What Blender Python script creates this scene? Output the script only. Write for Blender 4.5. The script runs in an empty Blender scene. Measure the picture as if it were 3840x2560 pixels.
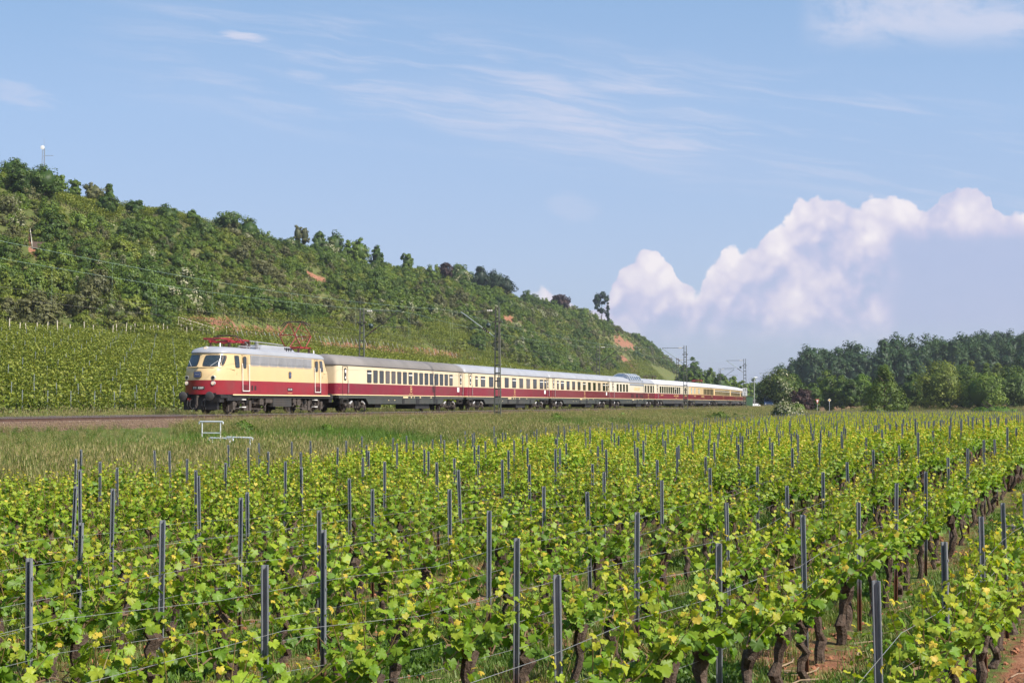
import bpy, math, random
import numpy as np
from math import sin, cos, pi, radians, atan2, sqrt
from mathutils import Vector, Matrix, Euler

random.seed(7)
rng = np.random.default_rng(11)
SC = bpy.context.scene
COL = SC.collection

# ------------------------------------------------------------------ camera, light, sky
F = 5333.0            # focal length in photo pixels (3840 wide): a 50 mm lens
CZ = 3.0              # eye height above the vineyard soil
TH = math.atan(232.0 / F)
cam_d = bpy.data.cameras.new('camera')
cam_d.lens = 50.0
cam_d.sensor_width = 36.0
cam_d.clip_start = 0.2
cam_d.clip_end = 12000
cam = bpy.data.objects.new('camera', cam_d)
COL.objects.link(cam)
cam.location = (0, 0, CZ)
cam.rotation_euler = (pi / 2 + TH, 0, 0)
SC.camera = cam

SUN_EL = radians(43)
SUN_AZ = atan2(0.84, -0.54)          # from +Y towards +X: behind the camera on its right
SUN_DIR = Vector((cos(SUN_EL) * sin(SUN_AZ), cos(SUN_EL) * cos(SUN_AZ), sin(SUN_EL)))
sun_d = bpy.data.lights.new('sun', 'SUN')
sun_d.energy = 4.6
sun_d.angle = radians(0.53)
sun_d.color = (1.0, 0.93, 0.82)
sun = bpy.data.objects.new('sun', sun_d)
COL.objects.link(sun)
sun.rotation_euler = SUN_DIR.to_track_quat('Z', 'Y').to_euler()

SC.view_settings.view_transform = 'Standard'
SC.view_settings.look = 'None'
SC.view_settings.gamma = 1.0
EXPO = 0.78
SC.view_settings.exposure = EXPO
SC.view_settings.use_curve_mapping = False
SC.render.engine = 'CYCLES'
cy = SC.cycles
cy.use_denoising = True
cy.max_bounces = 5
cy.diffuse_bounces = 3
cy.glossy_bounces = 2
cy.transmission_bounces = 3
cy.transparent_max_bounces = 4
cy.volume_bounces = 0
cy.sample_clamp_indirect = 4.0
cy.use_adaptive_sampling = True
cy.adaptive_threshold = 0.02

world = bpy.data.worlds.new('World')
SC.world = world
world.use_nodes = True


class NT:
    """small helper to write node trees"""
    def __init__(self, tree):
        self.t = tree
        self.n = tree.nodes
        self.l = tree.links

    def node(self, kind, ins=None, **props):
        nd = self.n.new(kind)
        for k, v in props.items():
            setattr(nd, k, v)
        for k, v in (ins or {}).items():
            s = nd.inputs[k]
            if isinstance(v, bpy.types.NodeSocket):
                self.l.new(v, s)
            else:
                s.default_value = v
        return nd

    def m(self, op, a, b=0.0, c=0.0, clamp=False):
        nd = self.node('ShaderNodeMath', {0: a, 1: b, 2: c}, operation=op, use_clamp=clamp)
        return nd.outputs[0]

    def mapr(self, v, a, b, c=0.0, d=1.0, smooth=True):
        nd = self.node('ShaderNodeMapRange', {0: v, 1: a, 2: b, 3: c, 4: d})
        nd.interpolation_type = 'SMOOTHSTEP' if smooth else 'LINEAR'
        return nd.outputs[0]

    def noise(self, vec, scale, detail=4.0, rough=0.5, dist=0.0, dims='3D'):
        nd = self.node('ShaderNodeTexNoise', {'Vector': vec, 'Scale': scale, 'Detail': detail, 'Roughness': rough, 'Distortion': dist})
        nd.noise_dimensions = dims
        return nd.outputs[0]

    def mix(self, f, a, b):
        nd = self.node('ShaderNodeMix', data_type='RGBA')
        for i, v in ((0, f), (6, a), (7, b)):
            s = nd.inputs[i]
            if isinstance(v, bpy.types.NodeSocket):
                self.l.new(v, s)
            else:
                s.default_value = v if i == 0 else (tuple(v) + (1.0,))[:4]
        return nd.outputs[2]

    def ramp(self, f, stops):
        nd = self.node('ShaderNodeValToRGB', {0: f})
        e = nd.color_ramp.elements
        while len(e) < len(stops):
            e.new(0.5)
        for x, (p, c) in zip(e, stops):
            x.position = p
            x.color = (tuple(c) + (1.0,))[:4]
        return nd.outputs[0]

    def comb(self, x, y, z):
        return self.node('ShaderNodeCombineXYZ', {0: x, 1: y, 2: z}).outputs[0]


def build_sky():
    w = NT(world.node_tree)
    w.n.clear()
    out = w.node('ShaderNodeOutputWorld')
    STR = 0.10
    sky = w.node('ShaderNodeTexSky', sky_type='NISHITA')
    sky.sun_disc = False
    sky.sun_elevation = SUN_EL
    sky.sun_rotation = SUN_AZ
    sky.altitude = 100
    sky.air_density = 1.0
    sky.dust_density = 1.4
    sky.ozone_density = 2.0
    tc = w.node('ShaderNodeTexCoord')
    sep = w.node('ShaderNodeSeparateXYZ', {0: tc.outputs['Generated']})
    x, y, z = sep.outputs
    ya = w.m('MAXIMUM', w.m('ABSOLUTE', y), 0.05)
    u = w.m('DIVIDE', x, ya)
    e = w.m('DIVIDE', z, ya)
    U = lambda px: (px - 1920) / F
    E = lambda py: (1512 - py) / F
    c = 1.0 / STR / 2 ** EXPO
    vscale = lambda v, k: w.node('ShaderNodeVectorMath', {0: v, 3: k}, operation='SCALE').outputs[0]
    vadd = lambda p, q: w.node('ShaderNodeVectorMath', {0: p, 1: q}, operation='ADD').outputs[0]
    # clear sky: the computed one, drawn towards the hazy lavender blue of this day
    day = w.ramp(w.mapr(e, 0.0, 0.42, smooth=False), [(0.0, (0.45, 0.51, 0.73)), (0.22, (0.43, 0.53, 0.79)), (0.50, (0.38, 0.54, 0.83)), (0.72, (0.29, 0.48, 0.78)), (1.0, (0.19, 0.39, 0.71))])
    skyc = w.mix(0.72, sky.outputs[0], vscale(day, c))
    pos = w.comb(u, e, 0.0)

    def centred(nd, k):
        q = w.node('ShaderNodeVectorMath', {0: nd.outputs[1], 1: (0.5, 0.5, 0.5)}, operation='SUBTRACT').outputs[0]
        return vscale(q, k)

    def tex(vec, s, d=4.0, r=0.55, dist=0.0):
        return w.node('ShaderNodeTexNoise', {'Vector': vec, 'Scale': s, 'Detail': d, 'Roughness': r, 'Distortion': dist})
    n1 = tex(pos, 15.0, 2.0)
    n2 = tex(pos, 46.0, 6.0, 0.6)
    wp = vadd(vadd(pos, centred(n1, 0.020)), centred(n2, 0.013))

    def puff(vec, s):
        v = w.node('ShaderNodeTexVoronoi', {'Vector': vec, 'Scale': s})
        v.feature = 'SMOOTH_F1'
        v.inputs['Smoothness'].default_value = 0.35
        return w.m('SUBTRACT', 1.0, v.outputs['Distance'])
    wq = vadd(pos, centred(n2, 0.012))
    p1, p2, p3 = puff(wq, 24.0), puff(wq, 55.0), puff(wq, 120.0)
    puffs = w.m('ADD', w.m('MULTIPLY', p1, 0.5), w.m('ADD', w.m('MULTIPLY', p2, 0.3), w.m('MULTIPLY', p3, 0.2)))
    wl = vadd(wq, (-0.0035, 0.0045, 0.0))
    relief = w.m('ADD', w.m('MULTIPLY', w.m('SUBTRACT', p1, puff(wl, 24.0)), 0.9), w.m('ADD', w.m('MULTIPLY', w.m('SUBTRACT', p2, puff(wl, 55.0)), 0.6), w.m('MULTIPLY', w.m('SUBTRACT', p3, puff(wl, 120.0)), 0.3)))
    ws = w.node('ShaderNodeSeparateXYZ', {0: wp})
    wu, we = ws.outputs[0], ws.outputs[1]
    prof = [(1900, 1110), (1990, 1085), (2060, 1045), (2150, 1095), (2230, 1125), (2290, 1042), (2350, 972), (2440, 927), (2520, 967), (2565, 1027), (2630, 1017), (2700, 947), (2800, 902), (2880, 867),
            (2950, 815), (3000, 735), (3060, 725), (3110, 712), (3170, 702), (3225, 745), (3290, 720), (3380, 708), (3470, 712), (3540, 670), (3640, 658), (3712, 685), (3742, 745), (3790, 755), (3850, 750), (4000, 760)]
    lo, hi = U(1900), U(4000)
    fc = w.node('ShaderNodeFloatCurve', {1: w.mapr(wu, lo, hi, smooth=False)})
    cv = fc.mapping.curves[0]
    pts = [((p - 1900) / 2100.0, E(q) / 0.2) for p, q in prof]
    while len(cv.points) < len(pts):
        cv.points.new(0.5, 0.5)
    for cp, (p, q) in zip(cv.points, pts):
        cp.location = (p, q)
        cp.handle_type = 'AUTO'
    fc.mapping.update()
    top = w.m('MULTIPLY', fc.outputs[0], 0.2)
    depth = w.m('SUBTRACT', top, we)
    n4 = tex(pos, 150.0, 5.0, 0.65).outputs[0]
    depth = w.m('ADD', depth, w.m('MULTIPLY', w.m('SUBTRACT', puffs, 0.62), 0.028))
    depth = w.m('ADD', depth, w.m('MULTIPLY', w.m('SUBTRACT', n4, 0.5), 0.006))
    side = w.mapr(wu, U(1960), U(2060))
    fade = w.mapr(e, E(1330), E(1170))
    dens = w.m('MULTIPLY', w.m('MULTIPLY', w.mapr(depth, 0.0012, 0.0046), side), fade)
    rim = w.mapr(depth, 0.050, 0.004)
    body = w.mapr(w.m('ADD', w.m('MULTIPLY', puffs, 0.7), w.m('MULTIPLY', n1.outputs[0], 0.4)), 0.47, 0.72)
    lit = w.m('ADD', w.m('ADD', w.m('MULTIPLY', rim, 0.34), 0.20), w.m('MULTIPLY', body, 0.55))
    lit = w.m('ADD', lit, w.m('MULTIPLY', relief, -1.1))
    lit = w.m('ADD', lit, w.m('MULTIPLY', w.m('SUBTRACT', n4, 0.5), 0.22))
    hollow = w.m('MULTIPLY', w.mapr(wu, U(3270), U(3400)), w.mapr(we, E(800), E(910)))
    lit = w.m('MULTIPLY', lit, w.m('SUBTRACT', 1.0, w.m('MULTIPLY', hollow, 0.92)))
    lit = w.m('MULTIPLY', lit, w.mapr(e, 0.01, 0.075, 0.68, 1.0))
    ccol = w.ramp(lit, [(0.0, (0.46, 0.51, 0.75)), (0.3, (0.60, 0.605, 0.81)), (0.62, (0.78, 0.74, 0.86)), (1.0, (0.97, 0.91, 0.94))])
    dens = w.m('MULTIPLY', dens, w.mapr(lit, 0.0, 0.45, 0.60, 0.97))
    col = w.mix(dens, skyc, vscale(ccol, c))
    # thin cirrus drawn out along the wind
    rot = w.node('ShaderNodeVectorRotate', {'Vector': vadd(pos, centred(n1, 0.012)), 'Angle': radians(8)}, rotation_type='Z_AXIS').outputs[0]
    mp = lambda sx, sy, lx, ly: w.node('ShaderNodeMapping', {'Vector': rot, 'Scale': (sx, sy, 1.0), 'Location': (lx, ly, 0)}).outputs[0]
    fine = tex(mp(9.0, 105.0, 0.3, 0.7), 1.0, 9.0, 0.66, 0.4).outputs[0]
    wide = tex(mp(4.0, 15.0, 1.35, 0.2), 1.0, 3.0, 0.5, 0.3).outputs[0]
    rs_ = w.node('ShaderNodeSeparateXYZ', {0: rot}).outputs
    # the band slopes with the streaks: measured across it
    rb = rs_[1]
    band = w.m('MULTIPLY', w.mapr(rb, 0.155, 0.205), w.mapr(rb, 0.275, 0.235))
    band = w.m('MULTIPLY', band, w.m('MULTIPLY', w.mapr(u, U(100), U(1100)), w.mapr(u, U(4100), U(3300), 0.45, 1.0)))
    ci = w.m('MULTIPLY', w.mapr(w.m('ADD', w.m('MULTIPLY', fine, 0.72), w.m('MULTIPLY', wide, 0.28)), 0.45, 0.68), w.m('MULTIPLY', band, 0.52))
    veil = w.m('MULTIPLY', w.mapr(wide, 0.40, 0.75), w.m('MULTIPLY', band, 0.16))
    # fleecy patch high on the right
    pn = tex(mp(13.0, 24.0, 0.0, 0.0), 1.0, 9.0, 0.62, 0.5).outputs[0]
    pm = w.m('MULTIPLY', w.mapr(e, E(210), E(70)), w.mapr(u, U(2980), U(3150)))
    pt = w.m('MULTIPLY', w.mapr(pn, 0.34, 0.62), w.m('MULTIPLY', pm, 0.72))

    n3 = tex(mp(28.0, 110.0, 2.0, 1.0), 1.0, 8.0, 0.66, 0.6).outputs[0]

    def scrap(px, py, rx, ry, k):
        dx = w.m('DIVIDE', w.m('SUBTRACT', u, U(px)), rx / F)
        dy = w.m('DIVIDE', w.m('ADD', w.m('SUBTRACT', e, E(py)), w.m('MULTIPLY', w.m('SUBTRACT', u, U(px)), 0.16)), ry / F)
        r2 = w.m('ADD', w.m('MULTIPLY', dx, dx), w.m('MULTIPLY', dy, dy))
        mixed = w.m('ADD', w.m('MULTIPLY', fine, 0.45), w.m('MULTIPLY', n3, 0.55))
        v = w.m('ADD', mixed, w.m('MULTIPLY', w.m('SUBTRACT', 1.0, w.m('MINIMUM', r2, 1.6)), 0.24))
        return w.m('MULTIPLY', w.mapr(v, 0.52, 0.76), k)
    sc_ = w.m('ADD', scrap(900, 122, 110, 24, 0.6), w.m('ADD', scrap(40, 345, 200, 60, 0.35), w.m('ADD', scrap(2150, 775, 120, 70, 0.2), scrap(1130, 265, 100, 26, 0.28))))
    al = w.m('ADD', w.m('ADD', w.m('ADD', ci, veil), pt), sc_, clamp=True)
    wisp = (0.70 * c, 0.72 * c, 0.87 * c)
    col = w.mix(al, col, wisp)
    bg = w.node('ShaderNodeBackground', {0: col, 1: STR})
    w.l.new(bg.outputs[0], out.inputs[0])


build_sky()

# ------------------------------------------------------------------ measuring helpers
def proj(x, y, z):
    zz = z - CZ
    fw = y * cos(TH) + zz * sin(TH)
    up = -y * sin(TH) + zz * cos(TH)
    return 1920 + F * x / fw, 1280 - F * up / fw


def sstep(a, b, v):
    t = np.clip((np.asarray(v, float) - a) / (b - a), 0, 1)
    return t * t * (3 - 2 * t)


def inpoly(px, py, poly):
    px = np.asarray(px, float)
    py = np.asarray(py, float)
    r = np.zeros(px.shape, bool)
    n = len(poly)
    for i in range(n):
        x0, y0 = poly[i]
        x1, y1 = poly[(i + 1) % n]
        c = ((y0 > py) != (y1 > py)) & (px < (x1 - x0) * (py - y0) / ((y1 - y0) or 1e-9) + x0)
        r ^= c
    return r


# ------------------------------------------------------------------ the line of the railway and the lie of the land
RAIL = 2.38           # top of rail


def track_x(y):
    s = np.asarray(y, float) - 98.1
    b = np.clip(s - 115.0, 0, 115)
    return -13.4 + 0.318 * s - 0.00055 * b * b - 0.1265 * np.clip(s - 230.0, 0, None)


def track_m(y):
    s = np.asarray(y, float) - 98.1
    return 0.318 - 0.0011 * np.clip(s - 115.0, 0, 115)


def side_c(x, y):     # metres to the hill side of the far track
    m = track_m(y)
    return (track_x(y) - x) / np.sqrt(1 + m * m)


def side_s(x, y):
    return -0.949 * (x + 12.5) + 0.314 * (y - 97.7)


def along(x, y):
    return 0.314 * (x + 12.5) + 0.949 * (y - 97.7)


FOREST_SKY = [(2700, 1440), (2800, 1412), (2900, 1400), (2960, 1392), (3000, 1368), (3050, 1352), (3100, 1347), (3150, 1338), (3250, 1341), (3330, 1322), (3400, 1302), (3490, 1283), (3520, 1268), (3560, 1254), (3620, 1243), (3700, 1238), (3760, 1243), (3840, 1245), (4200, 1250)]


def wobble(x, y):
    return (np.sin(x * 0.071 + y * 0.053) + np.sin(x * 0.13 - y * 0.097 + 1.7) * 0.7 + np.sin(x * 0.031 + y * 0.019 + 4.0) * 1.3
            + np.sin(x * 0.29 + y * 0.22) * 0.35 + np.sin(-x * 0.23 + y * 0.31 + 2.2) * 0.35)


def land(x, y):
    x = np.asarray(x, float)
    y = np.asarray(y, float)
    wc = side_c(x, y)
    ws = side_s(x, y)
    a = along(x, y)
    w = wc + (ws - wc) * sstep(8, 120, wc)
    d = np.hypot(x, y)
    # the flat vineyard, a slight swell to the right, the road bank beyond it
    u = 0.9135 * x - 0.4067 * y
    v = 0.4067 * x + 0.9135 * y
    z = 0.75 * sstep(-15, -4, u) * sstep(22, 52, v) * (1 - 0.6 * sstep(60, 120, v))
    z = z + 0.02 * np.sin(x * 1.3 + y * 0.4) + 0.02 * np.sin(x * 0.5 - y * 1.1)
    z = z + 1.9 * sstep(285, 375, y) * sstep(-18, -30, w)
    # wooded rise on the right
    px = 1920 + F * x / np.maximum(y, 1.0)
    fs = np.interp(px, [p for p, q in FOREST_SKY], [q for p, q in FOREST_SKY])
    ft = np.maximum((1512 - fs) / F * 800 + CZ - 30.0, 1.0) - 1.0
    z = z + ft * sstep(520, 800, y) * sstep(-18, -40, w)
    # railway bank
    bank = np.interp(w, [-18.5, -16.5, -7.4, -6.6, 2.6, 3.6, 8.0, 12.0], [0.0, 0.18, 1.72, 1.9, 1.9, 1.86, 1.72, 1.95])
    far = 1 - 0.5 * sstep(330, 420, y)
    z = np.where(w > -18.5, np.maximum(bank * far, np.where(w < 0, z, 0)), z)
    # hill
    crest = np.interp(a, [-400, 780, 850, 930, 990, 1180, 1500, 2500], [54, 54, 52, 44, 38, 36, 24, 8])
    low = np.interp(a, [-400, 700, 1100, 1600], [1, 1, 0.45, 0.2])
    zh = 1.95 + 0.148 * np.clip(w - 12, 0, 78) * low
    foot = 1.95 + 0.148 * 78 * low
    st = np.clip((w - 90) / 90, 0, 1)
    stp = st + 0.10 * np.sin(st * pi) - 0.05 * np.sin(2 * pi * st)
    zh = zh + (crest - foot) * stp + np.clip(w - 180, 0, 120) * 0.05 * (crest / 54)
    amp = sstep(85, 110, w) * (1 - 0.7 * sstep(165, 185, w))
    zh = zh + wobble(x, y) * 0.9 * amp
    # terraces above the middle of the lower vineyard
    z = np.where(w > 12, zh, z)
    return z


def landz(x, y):
    return float(land(np.array([x]), np.array([y]))[0])


def hit(px, py, d0=20.0, d1=1800.0):
    """the spot of the land seen at a photo pixel"""
    dx, dz = (px - 1920) / F, (1280 - py) / F
    c, s = cos(TH), sin(TH)
    D = np.array([dx, c - dz * s, s + dz * c])
    t = np.geomspace(d0, d1, 4000)
    P = D[None, :] * t[:, None]
    g = land(P[:, 0], P[:, 1])
    below = np.nonzero(P[:, 2] + CZ < g)[0]
    if len(below) == 0:
        return None
    i = below[0]
    return P[i, 0], P[i, 1], g[i]


def on_track(px, off):
    """spot on a line parallel to the railway (off metres to the hill side) that lies on photo column px"""
    y = np.linspace(30, 700, 6000)
    m = track_m(y)
    n = np.sqrt(1 + m * m)
    X = track_x(y) - off / n
    Y = y + off * m / n
    i = np.argmin(np.abs(1920 + F * X / Y - px))
    return float(X[i]), float(Y[i]), float(m[i])


# ------------------------------------------------------------------ materials
MATS = {}


def principled(name, col, rough=0.6, metal=0.0, var=0.12, scale=3.0, dirt=None, dirt_amt=0.0, coat=0.0, spec=0.5, bump=0.0, bscale=40.0):
    mt = bpy.data.materials.new(name)
    mt.use_nodes = True
    w = NT(mt.node_tree)
    b = w.n['Principled BSDF']
    tc = w.node('ShaderNodeTexCoord').outputs['Object']
    nz = w.noise(tc, scale, 5.0, 0.6)
    f = w.mapr(nz, 0.3, 0.7, 1 - var, 1 + var, smooth=False)
    colr = w.node('ShaderNodeVectorMath', {0: tuple(col[:3]), 3: f}, operation='SCALE').outputs[0]
    if dirt:
        nz2 = w.noise(tc, scale * 0.37, 6.0, 0.65)
        colr = w.mix(w.mapr(nz2, 0.42, 0.72, 0.0, dirt_amt), colr, dirt)
    w.l.new(colr, b.inputs['Base Color'])
    b.inputs['Roughness'].default_value = rough
    b.inputs['Metallic'].default_value = metal
    b.inputs['Coat Weight'].default_value = coat
    b.inputs['Coat Roughness'].default_value = 0.12
    b.inputs['Specular IOR Level'].default_value = spec
    if bump:
        bn = w.node('ShaderNodeBump', {'Strength': bump, 'Distance': 0.02, 'Height': w.noise(tc, bscale, 5.0, 0.6)})
        w.l.new(bn.outputs[0], b.inputs['Normal'])
    MATS[name] = mt
    return mt


def foliage(name, stops, trans=0.3, gloss=0.015, hue=0.06, grough=0.5):
    """leaf material: colour from the leaf's own tone attribute, light passing through it"""
    mt = bpy.data.materials.new(name)
    mt.use_nodes = True
    w = NT(mt.node_tree)
    w.n.clear()
    out = w.node('ShaderNodeOutputMaterial')
    tone = w.node('ShaderNodeAttribute', attribute_name='tone').outputs['Fac']
    oi = w.node('ShaderNodeObjectInfo').outputs['Random']
    col = w.ramp(w.m('ADD', tone, w.mapr(oi, 0, 1, -hue, hue, smooth=False)), stops)
    vv = w.mapr(w.m('FRACT', w.m('MULTIPLY', oi, 7.31)), 0, 1, 0.85, 1.15, smooth=False)
    col = w.node('ShaderNodeVectorMath', {0: col, 3: vv}, operation='SCALE').outputs[0]
    df = w.node('ShaderNodeBsdfDiffuse', {0: col})
    tcol = w.node('ShaderNodeVectorMath', {0: col, 1: (1.25, 1.2, 0.6)}, operation='MULTIPLY').outputs[0]
    tr = w.node('ShaderNodeBsdfTranslucent', {0: tcol})
    mx = w.node('ShaderNodeMixShader', {0: trans, 1: df.outputs[0], 2: tr.outputs[0]})
    gl = w.node('ShaderNodeBsdfGlossy', {0: (1, 1, 1, 1), 1: grough})
    fin = w.node('ShaderNodeMixShader', {0: gloss, 1: mx.outputs[0], 2: gl.outputs[0]})
    w.l.new(fin.outputs[0], out.inputs[0])
    MATS[name] = mt
    return mt


VINE = foliage('vine_leaf', [(0.0, (0.056, 0.122, 0.012)), (0.30, (0.132, 0.248, 0.018)), (0.58, (0.262, 0.355, 0.026)), (0.84, (0.43, 0.42, 0.036)), (1.0, (0.56, 0.42, 0.055))], trans=0.42, gloss=0.018)
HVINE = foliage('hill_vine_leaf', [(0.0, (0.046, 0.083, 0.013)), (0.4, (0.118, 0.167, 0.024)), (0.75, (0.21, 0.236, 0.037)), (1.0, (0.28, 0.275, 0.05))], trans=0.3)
GRASS = foliage('meadow_grass', [(0.0, (0.055, 0.10, 0.016)), (0.4, (0.11, 0.18, 0.025)), (0.7, (0.18, 0.215, 0.045)), (0.9, (0.27, 0.24, 0.09)), (1.0, (0.34, 0.28, 0.13))], trans=0.3, gloss=0.02, hue=0.16)
LUSH = foliage('lush_grass', [(0.0, (0.045, 0.095, 0.012)), (0.5, (0.10, 0.19, 0.02)), (1.0, (0.17, 0.25, 0.035))], trans=0.3, gloss=0.02, hue=0.1)
DRYG = foliage('dry_grass', [(0.0, (0.12, 0.11, 0.04)), (0.5, (0.24, 0.20, 0.08)), (1.0, (0.36, 0.29, 0.14))], trans=0.25, gloss=0.02, hue=0.1)
FOL = {}
FOL['dark'] = foliage('dark_leaves', [(0.0, (0.024, 0.051, 0.009)), (0.5, (0.060, 0.108, 0.017)), (1.0, (0.125, 0.178, 0.032))], trans=0.22)
FOL['mid'] = foliage('green_leaves', [(0.0, (0.039, 0.074, 0.010)), (0.5, (0.098, 0.158, 0.019)), (1.0, (0.19, 0.24, 0.037))], trans=0.25)
FOL['light'] = foliage('light_leaves', [(0.0, (0.055, 0.085, 0.014)), (0.5, (0.135, 0.175, 0.024)), (1.0, (0.24, 0.25, 0.045))], trans=0.28)
FOL['dull'] = foliage('dull_leaves', [(0.0, (0.042, 0.052, 0.020)), (0.5, (0.098, 0.104, 0.038)), (1.0, (0.175, 0.170, 0.068))], trans=0.2)
FOL['blossom'] = foliage('blossom_leaves', [(0.0, (0.03, 0.055, 0.012)), (0.5, (0.09, 0.13, 0.022)), (0.72, (0.13, 0.165, 0.03)), (0.78, (0.36, 0.36, 0.21)), (1.0, (0.50, 0.48, 0.34))], trans=0.22, hue=0.02)
FOL['purple'] = foliage('purple_leaves', [(0.0, (0.02, 0.012, 0.012)), (0.5, (0.045, 0.024, 0.024)), (1.0, (0.09, 0.05, 0.04))], trans=0.2)
FOL['pine'] = foliage('pine_needles', [(0.0, (0.010, 0.022, 0.012)), (0.5, (0.022, 0.042, 0.022)), (1.0, (0.05, 0.075, 0.04))], trans=0.1)
FOL['wood'] = foliage('wood_leaves', [(0.0, (0.017, 0.040, 0.016)), (0.5, (0.040, 0.080, 0.028)), (1.0, (0.082, 0.132, 0.042))], trans=0.2)
BARK = principled('bark', (0.10, 0.075, 0.055), 0.95, var=0.45, scale=9, bump=0.8, bscale=30, spec=0.1)
VBARK = principled('vine_bark', (0.075, 0.052, 0.040), 0.95, var=0.55, scale=26, bump=1.0, bscale=55, spec=0.1, dirt=(0.20, 0.16, 0.13), dirt_amt=0.5)
SHOOT = principled('vine_shoot', (0.16, 0.11, 0.035), 0.6, var=0.3)
CANE = principled('vine_cane', (0.14, 0.085, 0.05), 0.8, var=0.3)


def obj(name, mesh, parent=None, label=None, cat=None, group=None, kind=None):
    o = bpy.data.objects.new(name, mesh)
    COL.objects.link(o)
    if parent:
        o.parent = parent
    if label:
        o['label'] = label
    if cat:
        o['category'] = cat
    if group:
        o['group'] = group
    if kind:
        o['kind'] = kind
    return o


def empty(name, loc, rz=0.0, label=None, cat=None, group=None):
    o = obj(name, None, None, label, cat, group)
    o.empty_display_size = 0.2
    o.location = loc
    o.rotation_euler = (0, 0, rz)
    return o


KIDS = {}


def copy_thing(root, kids, loc, rot, scale, label=None, group=None):
    """copy of a thing with copies of its parts (shared mesh data)"""
    r = root.copy()
    COL.objects.link(r)
    r.location = loc
    r.rotation_euler = rot
    r.scale = scale
    if label:
        r['label'] = label
    if group:
        r['group'] = group
    for k in kids:
        c = k.copy()
        COL.objects.link(c)
        c.parent = r
    return r


def mesh_from(name, V, faces_list, mats, mat_idx=None, tone=None, smooth=False):
    """V (n,3); faces_list: list of integer arrays (k,3) and (k,4)"""
    me = bpy.data.meshes.new(name)
    V = np.asarray(V, np.float32)
    faces_list = [np.asarray(f, np.int32) for f in faces_list if len(f)]
    nl = sum(f.size for f in faces_list)
    npoly = sum(len(f) for f in faces_list)
    me.vertices.add(len(V))
    me.vertices.foreach_set('co', V.ravel())
    me.loops.add(nl)
    me.polygons.add(npoly)
    me.loops.foreach_set('vertex_index', np.concatenate([f.ravel() for f in faces_list]))
    tot = np.concatenate([np.full(len(f), f.shape[1], np.int32) for f in faces_list])
    st = np.concatenate([[0], np.cumsum(tot)[:-1]]).astype(np.int32)
    me.polygons.foreach_set('loop_start', st)
    me.polygons.foreach_set('loop_total', tot)
    for m in (mats if isinstance(mats, (list, tuple)) else [mats]):
        me.materials.append(m)
    if mat_idx is not None:
        me.polygons.foreach_set('material_index', np.asarray(mat_idx, np.int32))
    if smooth:
        me.polygons.foreach_set('use_smooth', np.ones(npoly, bool))
    if tone is not None:
        at = me.attributes.new('tone', 'FLOAT', 'FACE')
        at.data.foreach_set('value', np.asarray(tone, np.float32))
    me.update(calc_edges=True)
    return me


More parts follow.
